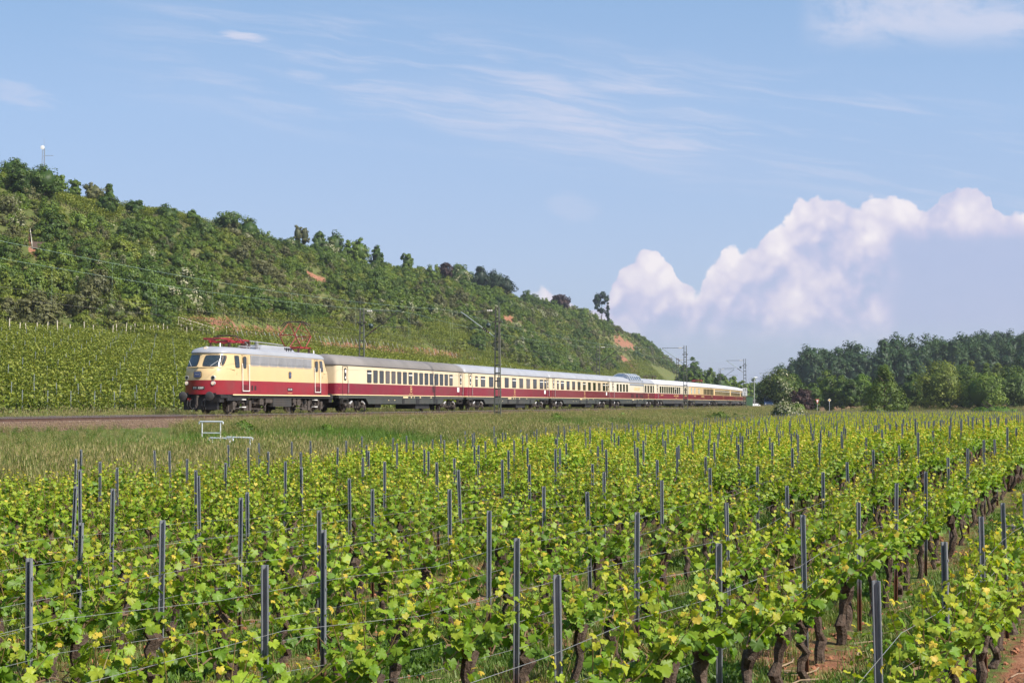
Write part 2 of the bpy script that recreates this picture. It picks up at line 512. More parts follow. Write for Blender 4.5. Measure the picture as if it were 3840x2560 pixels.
class MB:
    """collects simple solids into one mesh"""
    def __init__(self):
        self.v = []
        self.f = []

    def add(self, vs, fs):
        b = len(self.v)
        self.v.extend([tuple(p) for p in vs])
        self.f.extend([tuple(b + i for i in f) for f in fs])
        return self

    def box(self, c, s, rz=0.0, M=None):
        h = [k / 2 for k in s]
        vs = []
        for sx, sy, sz in ((-1, -1, -1), (1, -1, -1), (1, 1, -1), (-1, 1, -1), (-1, -1, 1), (1, -1, 1), (1, 1, 1), (-1, 1, 1)):
            p = Vector((sx * h[0], sy * h[1], sz * h[2]))
            if rz:
                p = Matrix.Rotation(rz, 3, 'Z') @ p
            if M is not None:
                p = M @ p
            vs.append(p + Vector(c))
        return self.add(vs, [(0, 3, 2, 1), (4, 5, 6, 7), (0, 1, 5, 4), (1, 2, 6, 5), (2, 3, 7, 6), (3, 0, 4, 7)])

    def tube(self, pts, r, n=6, cap=True):
        pts = [Vector(p) for p in pts]
        rs = r if isinstance(r, (list, tuple)) else [r] * len(pts)
        vs, fs = [], []
        up = None
        for i, p in enumerate(pts):
            t = (pts[min(i + 1, len(pts) - 1)] - pts[max(i - 1, 0)]).normalized()
            if up is None:
                up = t.orthogonal().normalized()
            up = (up - t * up.dot(t))
            up = up.normalized() if up.length > 1e-6 else t.orthogonal().normalized()
            sd = t.cross(up)
            for k in range(n):
                a = 2 * pi * k / n
                vs.append(p + (up * cos(a) + sd * sin(a)) * rs[i])
        for i in range(len(pts) - 1):
            for k in range(n):
                a, b = i * n + k, i * n + (k + 1) % n
                fs.append((a, b, b + n, a + n))
        if cap:
            fs.append(tuple(range(n - 1, -1, -1)))
            fs.append(tuple((len(pts) - 1) * n + k for k in range(n)))
        return self.add(vs, fs)

    def bar(self, a, b, w, h=None):
        """square bar between two points"""
        h = h or w
        a, b = Vector(a), Vector(b)
        t = (b - a).normalized()
        up = Vector((0, 0, 1)) if abs(t.z) < 0.95 else Vector((1, 0, 0))
        sd = t.cross(up).normalized() * w / 2
        u2 = sd.cross(t).normalized() * h / 2
        vs = [a - sd - u2, a + sd - u2, a + sd + u2, a - sd + u2, b - sd - u2, b + sd - u2, b + sd + u2, b - sd + u2]
        return self.add(vs, [(0, 3, 2, 1), (4, 5, 6, 7), (0, 1, 5, 4), (1, 2, 6, 5), (2, 3, 7, 6), (3, 0, 4, 7)])

    def loft(self, rings, cap=True, closed=True):
        n = len(rings[0])
        vs = [p for r in rings for p in r]
        fs = []
        for i in range(len(rings) - 1):
            for k in range(n if closed else n - 1):
                a, b = i * n + k, i * n + (k + 1) % n
                fs.append((a, b, b + n, a + n))
        if cap:
            fs.append(tuple(range(n - 1, -1, -1)))
            fs.append(tuple((len(rings) - 1) * n + k for k in range(n)))
        return self.add(vs, fs)

    def ball(self, c, r, n=8, m=6):
        rings = []
        for i in range(m + 1):
            a = -pi / 2 + pi * i / m
            rr = max(cos(a), 0.02)
            rings.append([(c[0] + r * rr * cos(2 * pi * k / n), c[1] + r * rr * sin(2 * pi * k / n), c[2] + r * sin(a)) for k in range(n)])
        return self.loft(rings)

    def mesh(self, name, mat, smooth=False):
        me = bpy.data.meshes.new(name)
        me.from_pydata(self.v, [], self.f)
        for m in (mat if isinstance(mat, (list, tuple)) else [mat]):
            me.materials.append(m)
        if smooth:
            me.polygons.foreach_set('use_smooth', np.ones(len(me.polygons), bool))
            me.set_sharp_from_angle(angle=radians(38))
        me.update()
        return me

    def build(self, name, mat, parent=None, smooth=False, **kw):
        return obj(name, self.mesh(name, mat, smooth), parent, **kw)


# ------------------------------------------------------------------ scattering for what nobody could count
def proto_collection(name, meshes):
    c = bpy.data.collections.new(name)
    for i, me in enumerate(meshes):
        o = bpy.data.objects.new('%s_%02d' % (name, i), me)
        c.objects.link(o)
    return c


def scatter(name, P, rot, scl, idx, meshes, label, cat=None, kind='stuff', parent=None):
    me = bpy.data.meshes.new(name)
    P = np.asarray(P, np.float32)
    n = len(P)
    me.vertices.add(n)
    me.vertices.foreach_set('co', P.ravel())
    a = me.attributes.new('turn', 'FLOAT_VECTOR', 'POINT')
    a.data.foreach_set('vector', np.asarray(rot, np.float32).ravel())
    a = me.attributes.new('grow', 'FLOAT_VECTOR', 'POINT')
    s = np.asarray(scl, np.float32)
    if s.ndim == 1:
        s = np.repeat(s[:, None], 3, 1)
    a.data.foreach_set('vector', s.ravel())
    a = me.attributes.new('pick', 'INT', 'POINT')
    a.data.foreach_set('value', np.asarray(idx, np.int32))
    o = obj(name, me, parent, label, cat, None, kind)
    ng = bpy.data.node_groups.new(name, 'GeometryNodeTree')
    ng.interface.new_socket('Geometry', in_out='INPUT', socket_type='NodeSocketGeometry')
    ng.interface.new_socket('Geometry', in_out='OUTPUT', socket_type='NodeSocketGeometry')
    N = ng.nodes
    gi, go = N.new('NodeGroupInput'), N.new('NodeGroupOutput')
    ci = N.new('GeometryNodeCollectionInfo')
    ci.inputs['Collection'].default_value = proto_collection(name + '_kinds', meshes)
    ci.inputs['Separate Children'].default_value = True
    ci.inputs['Reset Children'].default_value = True
    ip = N.new('GeometryNodeInstanceOnPoints')
    ip.inputs['Pick Instance'].default_value = True

    def named(nm, ty):
        nd = N.new('GeometryNodeInputNamedAttribute')
        nd.data_type = ty
        nd.inputs[0].default_value = nm
        return nd.outputs[0]
    L = ng.links
    L.new(gi.outputs[0], ip.inputs['Points'])
    L.new(ci.outputs[0], ip.inputs['Instance'])
    L.new(named('pick', 'INT'), ip.inputs['Instance Index'])
    L.new(named('turn', 'FLOAT_VECTOR'), ip.inputs['Rotation'])
    L.new(named('grow', 'FLOAT_VECTOR'), ip.inputs['Scale'])
    L.new(ip.outputs[0], go.inputs[0])
    md = o.modifiers.new('scatter', 'NODES')
    md.node_group = ng
    return o
# ------------------------------------------------------------------ ground
HILL_TOP = [(-300, 1250), (0, 1243), (300, 1240), (600, 1243), (618, 1243), (640, 1184), (760, 1178), (1000, 1196), (1200, 1216), (1350, 1250), (1480, 1265), (1545, 1240), (1600, 1215), (1690, 1205), (1770, 1262), (1850, 1335), (1930, 1380), (2000, 1400), (2240, 1412),
            (2335, 1372), (2400, 1352), (2500, 1380), (2600, 1430), (2640, 1470), (2640, 1600), (-300, 1700)]
MEADOW = [(205, 680), (300, 718), (430, 762), (520, 790), (700, 815), (800, 842), (800, 860), (640, 838), (500, 815), (430, 850), (380, 800), (250, 735), (205, 715)]
SOIL = [[(1132, 1022), (1185, 1022), (1245, 1056), (1190, 1062)], [(2325, 1186), (2350, 1192), (2388, 1238), (2360, 1246), (2330, 1210)],
        [(2295, 1258), (2330, 1262), (2388, 1302), (2340, 1306), (2300, 1280)], [(1878, 1182), (1925, 1188), (1930, 1208), (1885, 1204)],
        [(2300, 1236), (2320, 1240), (2318, 1250), (2296, 1246)], [(2352, 1358), (2392, 1362), (2396, 1400), (2372, 1412), (2356, 1390)], [(2325, 1330), (2355, 1336), (2356, 1368), (2328, 1362)],
        [(660, 1190), (740, 1184), (900, 1200), (880, 1218), (720, 1214), (670, 1206)], [(790, 1226), (900, 1224), (1080, 1236), (1060, 1262), (880, 1254), (810, 1242)],
        [(1160, 1280), (1300, 1282), (1700, 1318), (1800, 1350), (1600, 1360), (1200, 1330)], [(1100, 1262), (1160, 1266), (1160, 1325), (1090, 1330)],
        [(108, 880), (140, 880), (165, 950), (110, 950)]]


_skc = {}


def skyline(px):
    """photo row of the crest of the bare land, by photo column"""
    if not _skc:
        cols = np.arange(-300, 3000, 20.0)
        t = np.geomspace(60, 1600, 1500)
        out = []
        for c in cols:
            gx = (c - 1920) / F * t
            out.append(proj(gx, t, land(gx, t))[1].min())
        _skc['c'], _skc['y'] = cols, np.array(out)
    return np.interp(px, _skc['c'], _skc['y'])


def in_meadow(px, py, more=0.0):
    m = np.interp(px, [195, 225, 330, 430, 460, 520, 640, 720, 800, 840], [-50, 22, 48, 60, 14, 12, 20, 20, 4, -50])
    return (py < skyline(px) + m + more) & (m > -40)


def zone_vine(x, y):
    px, py = proj(x, y, land(x, y))
    return inpoly(px, py, HILL_TOP) & (side_c(x, y) > 9.5)


def ground_material(name, kind):
    mt = bpy.data.materials.new(name)
    mt.use_nodes = True
    w = NT(mt.node_tree)
    b = w.n['Principled BSDF']
    P = w.node('ShaderNodeNewGeometry').outputs['Position']
    big = w.noise(P, 0.045, 4.0, 0.6)
    mid = w.noise(P, 0.45, 5.0, 0.65)
    fine = w.noise(P, 7.0, 6.0, 0.7)
    vfine = w.noise(P, 34.0, 4.0, 0.7)
    soil = w.node('ShaderNodeAttribute', attribute_name='soil').outputs['Fac']
    earth = w.ramp(w.m('ADD', w.m('MULTIPLY', fine, 0.6), w.m('MULTIPLY', vfine, 0.4)), [(0.3, (0.13, 0.055, 0.032)), (0.5, (0.25, 0.115, 0.066)), (0.68, (0.36, 0.19, 0.115))])
    if kind == 'vine':
        green = w.ramp(fine, [(0.3, (0.045, 0.07, 0.018)), (0.55, (0.11, 0.14, 0.035)), (0.75, (0.24, 0.21, 0.085))])
        # strips along the rows: bare red soil under the vines, grass between
        rot = w.node('ShaderNodeVectorRotate', {'Vector': P, 'Angle': radians(24)}, rotation_type='Z_AXIS').outputs[0]
        sx = w.node('ShaderNodeSeparateXYZ', {0: rot}).outputs[0]
        ph = w.m('ABSOLUTE', w.m('SUBTRACT', w.m('FRACT', w.m('DIVIDE', w.m('ADD', sx, 1.66 + 186.0 + 0.93), 1.86)), 0.5))
        g = w.m('ADD', w.mapr(ph, 0.42, 0.16, smooth=True), w.m('MULTIPLY', w.m('SUBTRACT', w.m('ADD', w.m('MULTIPLY', mid, 0.6), w.m('MULTIPLY', fine, 0.4)), 0.52), 4.0))
        edge = w.mapr(w.m('ADD', sx, w.m('MULTIPLY', mid, 0.5)), -1.35, -0.95)
        g = w.m('SUBTRACT', g, w.m('MULTIPLY', edge, 1.1))
        col = w.mix(w.mapr(g, 0.45, 1.05), earth, green)
    elif kind == 'bank':
        green = w.ramp(w.m('ADD', w.m('MULTIPLY', mid, 0.5), w.m('MULTIPLY', fine, 0.5)), [(0.35, (0.045, 0.075, 0.016)), (0.55, (0.10, 0.125, 0.03)), (0.7, (0.2, 0.175, 0.075))])
        col = green
    else:
        green = w.ramp(w.m('ADD', w.m('MULTIPLY', big, 0.45), w.m('MULTIPLY', mid, 0.55)), [(0.36, (0.05, 0.075, 0.02)), (0.5, (0.10, 0.115, 0.035)), (0.6, (0.15, 0.13, 0.06)), (0.7, (0.19, 0.11, 0.06))])
        mead = w.node('ShaderNodeAttribute', attribute_name='meadow').outputs['Fac']
        green = w.mix(mead, green, w.ramp(fine, [(0.3, (0.09, 0.105, 0.03)), (0.7, (0.17, 0.165, 0.06))]))
        rock = w.ramp(w.noise(P, 0.9, 8.0, 0.7, 0.4), [(0.3, (0.12, 0.055, 0.032)), (0.5, (0.25, 0.115, 0.068)), (0.7, (0.36, 0.20, 0.13))])
        till = w.node('ShaderNodeAttribute', attribute_name='tilled').outputs['Fac']
        green = w.mix(till, green, w.ramp(w.m('ADD', w.m('MULTIPLY', mid, 0.5), w.m('MULTIPLY', fine, 0.5)), [(0.36, (0.07, 0.09, 0.022)), (0.5, (0.10, 0.125, 0.033)), (0.64, (0.19, 0.135, 0.062))]))
        s = w.mapr(w.m('ADD', soil, w.m('MULTIPLY', w.m('SUBTRACT', mid, 0.5), 1.3)), 0.35, 0.7)
        col = w.mix(s, green, rock)
    w.l.new(col, b.inputs['Base Color'])
    b.inputs['Roughness'].default_value = 0.97
    b.inputs['Specular IOR Level'].default_value = 0.1
    h = w.m('ADD', w.m('MULTIPLY', fine, 0.7), w.m('MULTIPLY', vfine, 0.3))
    bn = w.node('ShaderNodeBump', {'Strength': 0.9, 'Distance': 0.10, 'Height': h})
    w.l.new(bn.outputs[0], b.inputs['Normal'])
    return mt


def build_ground():
    az = np.concatenate([np.linspace(-180, -30, 40)[:-1], np.linspace(-30, 30, 380), np.linspace(30, 180, 40)[1:]])
    az = np.radians(az)
    d = np.concatenate([[0.5, 1.5], np.geomspace(3.0, 80, 190), np.geomspace(80, 1300, 270)[1:], np.geomspace(1300, 3000, 14)[1:]])
    A, D = np.meshgrid(az, d)
    X, Y = D * np.sin(A), D * np.cos(A)
    Z = land(X, Y)
    near = sstep(60, 30, D)
    Z = Z + near * 0.02 * (np.sin(X * 9.1 + Y * 3.7) + np.sin(X * 4.3 - Y * 8.9) + np.sin(X * 17.0 + Y * 13.0) * 0.5)
    nr, na = A.shape
    V = np.stack([X, Y, Z], -1).reshape(-1, 3)
    i = np.arange(nr * na).reshape(nr, na)
    Q = np.stack([i[:-1, :-1], i[:-1, 1:], i[1:, 1:], i[1:, :-1]], -1).reshape(-1, 4)[:, ::-1]
    cx, cy_ = V[Q, 0].mean(1), V[Q, 1].mean(1)
    w = side_c(cx, cy_)
    px, py = proj(V[:, 0], V[:, 1], V[:, 2])
    front = V[:, 1] > 5
    soil = np.zeros(len(V), np.float32)
    for k, p in enumerate(SOIL):
        soil[inpoly(px, py, p) & front & (side_c(V[:, 0], V[:, 1]) > 12)] = 1.0 if k < 7 else 0.85 if k < 9 else 0.72 if k < 11 else 1.0
    for a in (0.25,):
        soil[inpoly(px, py, [(640, 1178), (1000, 1200), (1300, 1250), (1800, 1330), (1800, 1362), (640, 1290)]) & front & (soil < 0.5)] = a
    mead = (in_meadow(px, py) & front & (V[:, 0] < 200)).astype(np.float32)
    till = (inpoly(px, py, HILL_TOP) & front).astype(np.float32)
    for nm, sel, kind in (('vineyard_ground', w < -18.5, 'vine'), ('railway_embankment', (w >= -18.5) & (w < 9.5), 'bank'), ('hillside', w >= 9.5, 'hill')):
        q = Q[sel]
        used, inv = np.unique(q, return_inverse=True)
        me = mesh_from(nm, V[used], [inv.reshape(-1, 4)], ground_material(nm, kind), smooth=True)
        for an, arr in (('soil', soil), ('meadow', mead), ('tilled', till)):
            at = me.attributes.new(an, 'FLOAT', 'POINT')
            at.data.foreach_set('value', arr[used])
        o = obj(nm, me)
        o['kind'] = 'structure'
        o['label'] = {'vineyard_ground': 'red earth and rough grass between the vine rows', 'railway_embankment': 'grassy bank carrying the two railway tracks', 'hillside': 'steep green hillside above the railway'}[nm]


build_ground()

# ------------------------------------------------------------------ railway: ballast, rails, sleepers
BALLAST = principled('ballast', (0.13, 0.088, 0.058), 0.95, var=0.5, scale=11, dirt=(0.10, 0.065, 0.05), dirt_amt=0.8, bump=1.0, bscale=14, spec=0.15)
STONE = principled('ballast_stone', (0.17, 0.12, 0.085), 0.95, var=0.5, scale=5, spec=0.15)
RUST = principled('rail_rust', (0.07, 0.040, 0.030), 0.8, var=0.3, scale=6, spec=0.3)
SHINE = principled('rail_head', (0.42, 0.40, 0.39), 0.3, metal=0.9, var=0.1)
CONC = principled('sleeper_concrete', (0.42, 0.35, 0.29), 0.95, var=0.25, scale=5, dirt=(0.2, 0.14, 0.1), dirt_amt=0.6)


def track_pt(y, off, z):
    m = float(track_m(y))
    n = sqrt(1 + m * m)
    return (float(track_x(y)) - off / n, y + off * m / n, z)


YS = np.concatenate([np.arange(30, 130, 1.0), np.arange(130, 440, 4.0)])


def strip(name, prof, mat, parent=None):
    mb = MB()
    rings = [[track_pt(y, o, z) for o, z in prof] for y in YS]
    mb.loft(rings, cap=False, closed=False)
    me = mb.mesh(name, mat)
    for p in me.polygons:
        pass
    return obj(name, me, parent)


bal = strip('ballast_bed', [(3.2, 1.70), (2.1, 2.19), (1.0, 2.215), (-5.3, 2.205), (-5.9, 2.19), (-7.0, 1.66)], BALLAST)
bal['kind'] = 'structure'
bal['label'] = 'brown stone ballast under the two railway tracks'
tracks = []
for nm, off in (('railway_track', -4.0), ('railway_track', 0.0)):
    t = obj(nm, None)
    t.location = track_pt(97.7, off, 2.2)
    t['kind'] = 'structure'
    t['label'] = 'empty nearer railway track' if off else 'railway track the train stands on'
    tracks.append(t)
    inv = Vector(t.location)
    for g in (-0.755, 0.755):
        mb, mh = MB(), MB()
        sec = [(-0.07, 2.225), (0.07, 2.225), (0.03, 2.26), (0.02, 2.33), (0.036, 2.345), (0.036, 2.372), (-0.036, 2.372), (-0.036, 2.345), (-0.02, 2.33), (-0.03, 2.26)]
        mb.loft([[tuple(Vector(track_pt(y, off + g + a, z)) - inv) for a, z in sec] for y in YS], cap=False)
        hd = [(-0.033, 2.373), (0.033, 2.373), (0.028, RAIL), (-0.028, RAIL)]
        mh.loft([[tuple(Vector(track_pt(y, off + g + a, z)) - inv) for a, z in hd] for y in YS], cap=False)
        r = mb.build('rail', RUST, t)
        mh.build('rail_head', SHINE, r)
sl = MB().box((0, 0, 0.0), (2.6, 0.26, 0.16)).mesh('sleeper', CONC)
tn = MB()
for k in range(330):
    y = 44 + k * 0.62
    m = float(track_m(y))
    rz = -math.atan(m)
    p = Vector(track_pt(y, -4.0, 2.14 + rng.normal() * 0.006))
    if k < 190:
        s = obj('sleeper', sl, tracks[0])
        s.location = p - Vector(tracks[0].location)
        s.rotation_euler = (0, 0, rz + rng.normal() * 0.01)
    p2 = Vector(track_pt(y, 0.0, 2.14)) - Vector(tracks[1].location)
    tn.box(p2, (2.6, 0.26, 0.16), rz)
tn.build('sleeper_row', CONC, tracks[1], kind='stuff')

# loose ballast stones on the shoulder that shows on the left
sm = []
for i in range(4):
    mb = MB().ball((0, 0, 0), 1.0, 6, 4)
    mb.v = [tuple(Vector(v) * (0.75 + 0.45 * random.random())) for v in mb.v]
    sm.append(mb.mesh('stone', STONE))
ns = 9000
ys = 45 + 75 * rng.random(ns) ** 1.3
of = -5.2 - 1.95 * rng.random(ns) ** 0.8
P = []
for y, o in zip(ys, of):
    zz = np.interp(-o, [5.3, 5.9, 7.0, 7.2], [2.2, 2.185, 1.68, 1.66])
    P.append(track_pt(y, o, zz + 0.01))
scatter('ballast_gravel', P, rng.random((ns, 3)) * 6.28, 0.022 + 0.03 * rng.random(ns), rng.integers(0, 4, ns), sm, 'loose brown ballast stones on the track shoulder', 'gravel')
# ------------------------------------------------------------------ the train
CREAM = principled('cream_paint', (0.60, 0.435, 0.215), 0.35, var=0.03, scale=1.2, coat=0.35, dirt=(0.55, 0.42, 0.26), dirt_amt=0.25)
CREAM2 = principled('pale_cream_paint', (0.65, 0.53, 0.35), 0.35, var=0.03, scale=1.2, coat=0.35)
CREAM3 = principled('ivory_paint', (0.64, 0.57, 0.44), 0.35, var=0.03, scale=1.2, coat=0.35)
RED = principled('crimson_paint', (0.25, 0.009, 0.020), 0.32, var=0.10, scale=1.4, coat=0.4, spec=0.4, dirt=(0.13, 0.045, 0.04), dirt_amt=0.45)
RED2 = principled('wine_red_paint', (0.19, 0.008, 0.028), 0.34, var=0.10, scale=1.4, coat=0.4, spec=0.4, dirt=(0.13, 0.045, 0.04), dirt_amt=0.45)
RED3 = principled('dark_wine_paint', (0.145, 0.010, 0.018), 0.36, var=0.06, scale=0.9, coat=0.4, spec=0.4)
SILVER = principled('silver_roof', (0.28, 0.29, 0.32), 0.5, metal=0.0, var=0.1, scale=0.6, dirt=(0.26, 0.255, 0.26), dirt_amt=0.5)
GREYROOF = principled('dark_roof', (0.15, 0.138, 0.132), 0.75, var=0.15, scale=0.5, dirt=(0.22, 0.20, 0.19), dirt_amt=0.7)
WHITEROOF = principled('white_roof', (0.45, 0.45, 0.48), 0.55, var=0.06, scale=0.6, dirt=(0.5, 0.49, 0.5), dirt_amt=0.4)
ALU = principled('grille_aluminium', (0.34, 0.34, 0.36), 0.5, metal=0.25, var=0.12, scale=1.5)
GLASS = principled('window_glass', (0.012, 0.014, 0.012), 0.06, var=0.2, spec=0.9)
w_ = NT(GLASS.node_tree)      # every compartment looks a little different inside
w_.l.new(w_.ramp(w_.node('ShaderNodeObjectInfo').outputs['Random'], [(0.0, (0.008, 0.009, 0.009)), (0.45, (0.016, 0.018, 0.015)), (0.7, (0.035, 0.032, 0.026)), (1.0, (0.085, 0.07, 0.055))]), w_.n['Principled BSDF'].inputs['Base Color'])
LGLASS = principled('pale_window', (0.42, 0.52, 0.52), 0.25, var=0.1)
BLACK = principled('black_iron', (0.018, 0.017, 0.018), 0.6, var=0.3, scale=4)
DARK = principled('underframe_grey', (0.038, 0.040, 0.040), 0.6, var=0.25, scale=2, dirt=(0.07, 0.055, 0.045), dirt_amt=0.6)
DUSTY = principled('bogie_dust', (0.062, 0.050, 0.043), 0.85, var=0.4, scale=4)
WHITE = principled('white_enamel', (0.78, 0.77, 0.74), 0.5, var=0.05)
STEEL = principled('bright_steel', (0.60, 0.60, 0.60), 0.4, metal=0.5, var=0.1)
PANRED = principled('pantograph_red', (0.26, 0.02, 0.025), 0.5, var=0.15)
BROWNINS = principled('brown_insulator', (0.075, 0.03, 0.022), 0.25, var=0.2)
LINE = principled('cream_line', (0.80, 0.66, 0.38), 0.4, var=0.02)
GOLD = principled('gold_lettering', (0.70, 0.50, 0.20), 0.45, var=0.02)
NAVY = principled('navy_enamel', (0.03, 0.05, 0.16), 0.3, var=0.05)
SIGNR = principled('signal_red', (0.62, 0.04, 0.03), 0.4, var=0.02)
YELLOW = principled('warning_yellow', (0.75, 0.45, 0.03), 0.5, var=0.02)
LAMP = principled('lamp_lens', (0.75, 0.62, 0.5), 0.15, var=0.05, spec=0.8)
try:
    nl = LAMP.node_tree.nodes['Principled BSDF']
    nl.inputs['Emission Color'].default_value = (1.0, 0.75, 0.5, 1)
    nl.inputs['Emission Strength'].default_value = 0.25
except KeyError:
    pass
GREENGREY = principled('skirt_green_grey', (0.040, 0.047, 0.043), 0.45, var=0.15, scale=1.5, coat=0.2, dirt=(0.07, 0.06, 0.05), dirt_amt=0.4)
DOMEGL = principled('dome_glass', (0.06, 0.075, 0.10), 0.14, var=0.15, spec=0.9)
SLATE = principled('dome_panel', (0.17, 0.19, 0.22), 0.4, var=0.08)

# ends of the vehicles along the far track (arc length from the front of the engine)
_y = np.linspace(60, 420, 8000)
_x = track_x(_y)
_l = np.concatenate([[0], np.cumsum(np.hypot(np.diff(_x), np.diff(_y)))])


def y_at(l, y_front=82.45):
    l0 = np.interp(y_front, _y, _l)
    return float(np.interp(l0 + l, _l, _y))


def vehicle_frame(l0, l1):
    """place and heading (x axis = direction of travel, +y = the side we see)"""
    pv = (l1 - l0) * 0.14
    ya, yb = y_at(l0 + pv), y_at(l1 - pv)
    a = Vector((float(track_x(ya)), ya, RAIL))
    b = Vector((float(track_x(yb)), yb, RAIL))
    f = (a - b)
    return (a + b) / 2, atan2(f.y, f.x)


def text(name, body, size, mat, parent, loc, rot, ext=0.004):
    cu = bpy.data.curves.new(name, 'FONT')
    cu.body = body
    cu.size = size
    cu.align_x = 'CENTER'
    cu.align_y = 'CENTER'
    cu.extrude = ext
    cu.resolution_u = 2
    tmp = bpy.data.objects.new(name + '_tmp', cu)
    COL.objects.link(tmp)
    dg = bpy.context.evaluated_depsgraph_get()
    me = bpy.data.meshes.new_from_object(tmp.evaluated_get(dg))
    bpy.data.objects.remove(tmp)
    me.materials.clear()
    me.materials.append(mat)
    o = obj(name, me, parent, kind='stuff')
    o.location = loc
    o.rotation_euler = rot
    return o


SIDE = (pi / 2, 0, pi)
FRONT = (pi / 2, 0, pi / 2)


def rplan(L, W, r, z, n=5):
    """rounded rectangle outline, half length L and half width W"""
    pts = []
    for cx, cy_, a0 in ((L - r, W - r, 0), (-L + r, W - r, 90), (-L + r, -W + r, 180), (L - r, -W + r, 270)):
        for k in range(n + 1):
            a = radians(a0 + 90 * k / n)
            pts.append((cx + r * cos(a), cy_ + r * sin(a), z))
    return pts


def rrect(mb, c, w, h, t, r=0.08, axis='y', n=3):
    """rounded plate, facing +axis"""
    pts = []
    for cx, cz, a0 in ((w / 2 - r, h / 2 - r, 0), (-w / 2 + r, h / 2 - r, 90), (-w / 2 + r, -h / 2 + r, 180), (w / 2 - r, -h / 2 + r, 270)):
        for k in range(n + 1):
            a = radians(a0 + 90 * k / n)
            pts.append((cx + r * cos(a), cz + r * sin(a)))
    def P(p, q):
        return (c[0] + p[0], c[1] + q, c[2] + p[1]) if axis == 'y' else (c[0] + q, c[1] + p[0], c[2] + p[1])
    mb.loft([[P(p, 0) for p in pts], [P(p, t) for p in pts]])
    return mb


_wc = {}


def wheel_mesh(r):
    if r not in _wc:
        mb = MB()
        rings = []
        for yy, rr in ((-0.07, r + 0.03), (-0.03, r + 0.03), (-0.03, r), (0.06, r - 0.005), (0.06, r - 0.09), (0.02, r - 0.11), (0.02, 0.14), (0.07, 0.12), (0.07, 0.01)):
            rings.append([(rr * cos(2 * pi * k / 18), yy, rr * sin(2 * pi * k / 18)) for k in range(18)])
        mb.loft(rings)
        _wc[r] = mb.mesh('wheel', DUSTY, True)
    return _wc[r]


_bc = {}


def bogie(parent, x, base, r, heavy):
    """two-axle bogie > wheels, springs"""
    key = (base, r, heavy)
    if key not in _bc:
        mb = MB()
        for s in (-1, 1):
            y = s * 1.05
            mb.box((0, y, r + 0.12), (base + 1.0, 0.13, 0.26))
            mb.box((0, y, r - 0.06), (1.0, 0.16, 0.2))
            for e in (-1, 1):
                mb.box((e * base / 2, y + s * 0.05, r), (0.36, 0.16, 0.34))
                mb.tube([(e * base / 2, y + s * 0.12, r), (e * base / 2, y + s * 0.19, r)], 0.13, 10)
                mb.bar((e * base * 0.28, y, r - 0.12), (e * (base * 0.28 + 0.35), y, r + 0.28), 0.09)
                mb.box((e * (base / 2 + 0.62), y, 0.35), (0.12, 0.12, 0.4))
            if heavy:
                mb.box((0.35, y + s * 0.10, 0.34), (0.7, 0.2, 0.3))
                mb.bar((-base * 0.5, y + s * 0.16, 0.28), (base * 0.5, y + s * 0.16, 0.34), 0.06)
        mb.box((0, 0, r + 0.1), (1.2, 2.0, 0.25))
        sp = MB()
        rings = []
        for k in range(11):
            rr = 0.12 if k % 2 else 0.075
            rings.append([(rr * cos(2 * pi * q / 10), rr * sin(2 * pi * q / 10), r - 0.03 + k * 0.034) for q in range(10)])
        sp.loft(rings)
        dp = MB()
        dp.tube([(base * 0.36, 1.25, r + 0.30), (base * 0.36 + 0.42, 1.25, r + 0.12)], 0.07, 8)
        _bc[key] = (mb.mesh('bogie', DUSTY), sp.mesh('spring', BLACK), dp.mesh('damper', STEEL if not heavy else DUSTY))
    bm, sm_, dm = _bc[key]
    b = obj('bogie', bm, parent)
    b.location = (x, 0, 0)
    for s in (-1, 1):
        for e in ((-0.32, 0.32) if heavy else (-0.2, 0.2)):
            o = obj('spring', sm_, b)
            o.location = (e, s * 1.22, 0)
    for e in (-1, 1):
        o = obj('damper', dm, b)
        o.rotation_euler = (0, 0, 0 if e > 0 else pi)
        if e < 0:
            o.location = (0, 2.5, 0)
    for e in (-1, 1):
        for s in (-1, 1):
            w = obj('wheel', wheel_mesh(r), b)
            w.location = (e * base / 2, s * 0.75, r)
            w.rotation_euler = (0, 0, 0 if s > 0 else pi)
    return b


_mc = {}


def cached(key, fn):
    if key not in _mc:
        _mc[key] = fn()
    return _mc[key]


def each_box(name, items, mat, parent):
    for p, s in items:
        o = obj(name, cached(('box', name, s, mat.name), lambda: MB().box((0, 0, 0), s).mesh(name, mat)), parent)
        o.location = p


def window_part(parent, x, z0, z1, w, bar=False, mat=None, y=1.416, name='window'):
    mat = mat or GLASS
    h = z1 - z0
    fr = obj(name, cached(('f', w, h), lambda: rrect(MB(), (0, 0, 0), w + 0.07, h + 0.07, 0.012, 0.09).mesh('window', BLACK)), parent)
    fr.location = (x, y, (z0 + z1) / 2)
    gl = obj('pane', cached(('g', w, h, mat.name), lambda: rrect(MB(), (0, 0, 0), w, h, 0.012, 0.07).mesh('pane', mat)), fr)
    gl.location = (0, 0.006, 0)
    if bar:
        b = obj('window_bar', cached(('b', w), lambda: MB().box((0, 0, 0), (w + 0.02, 0.02, 0.07)).mesh('window_bar', WHITE)), fr)
        b.location = (0, 0.022, h * 0.27)
    return fr


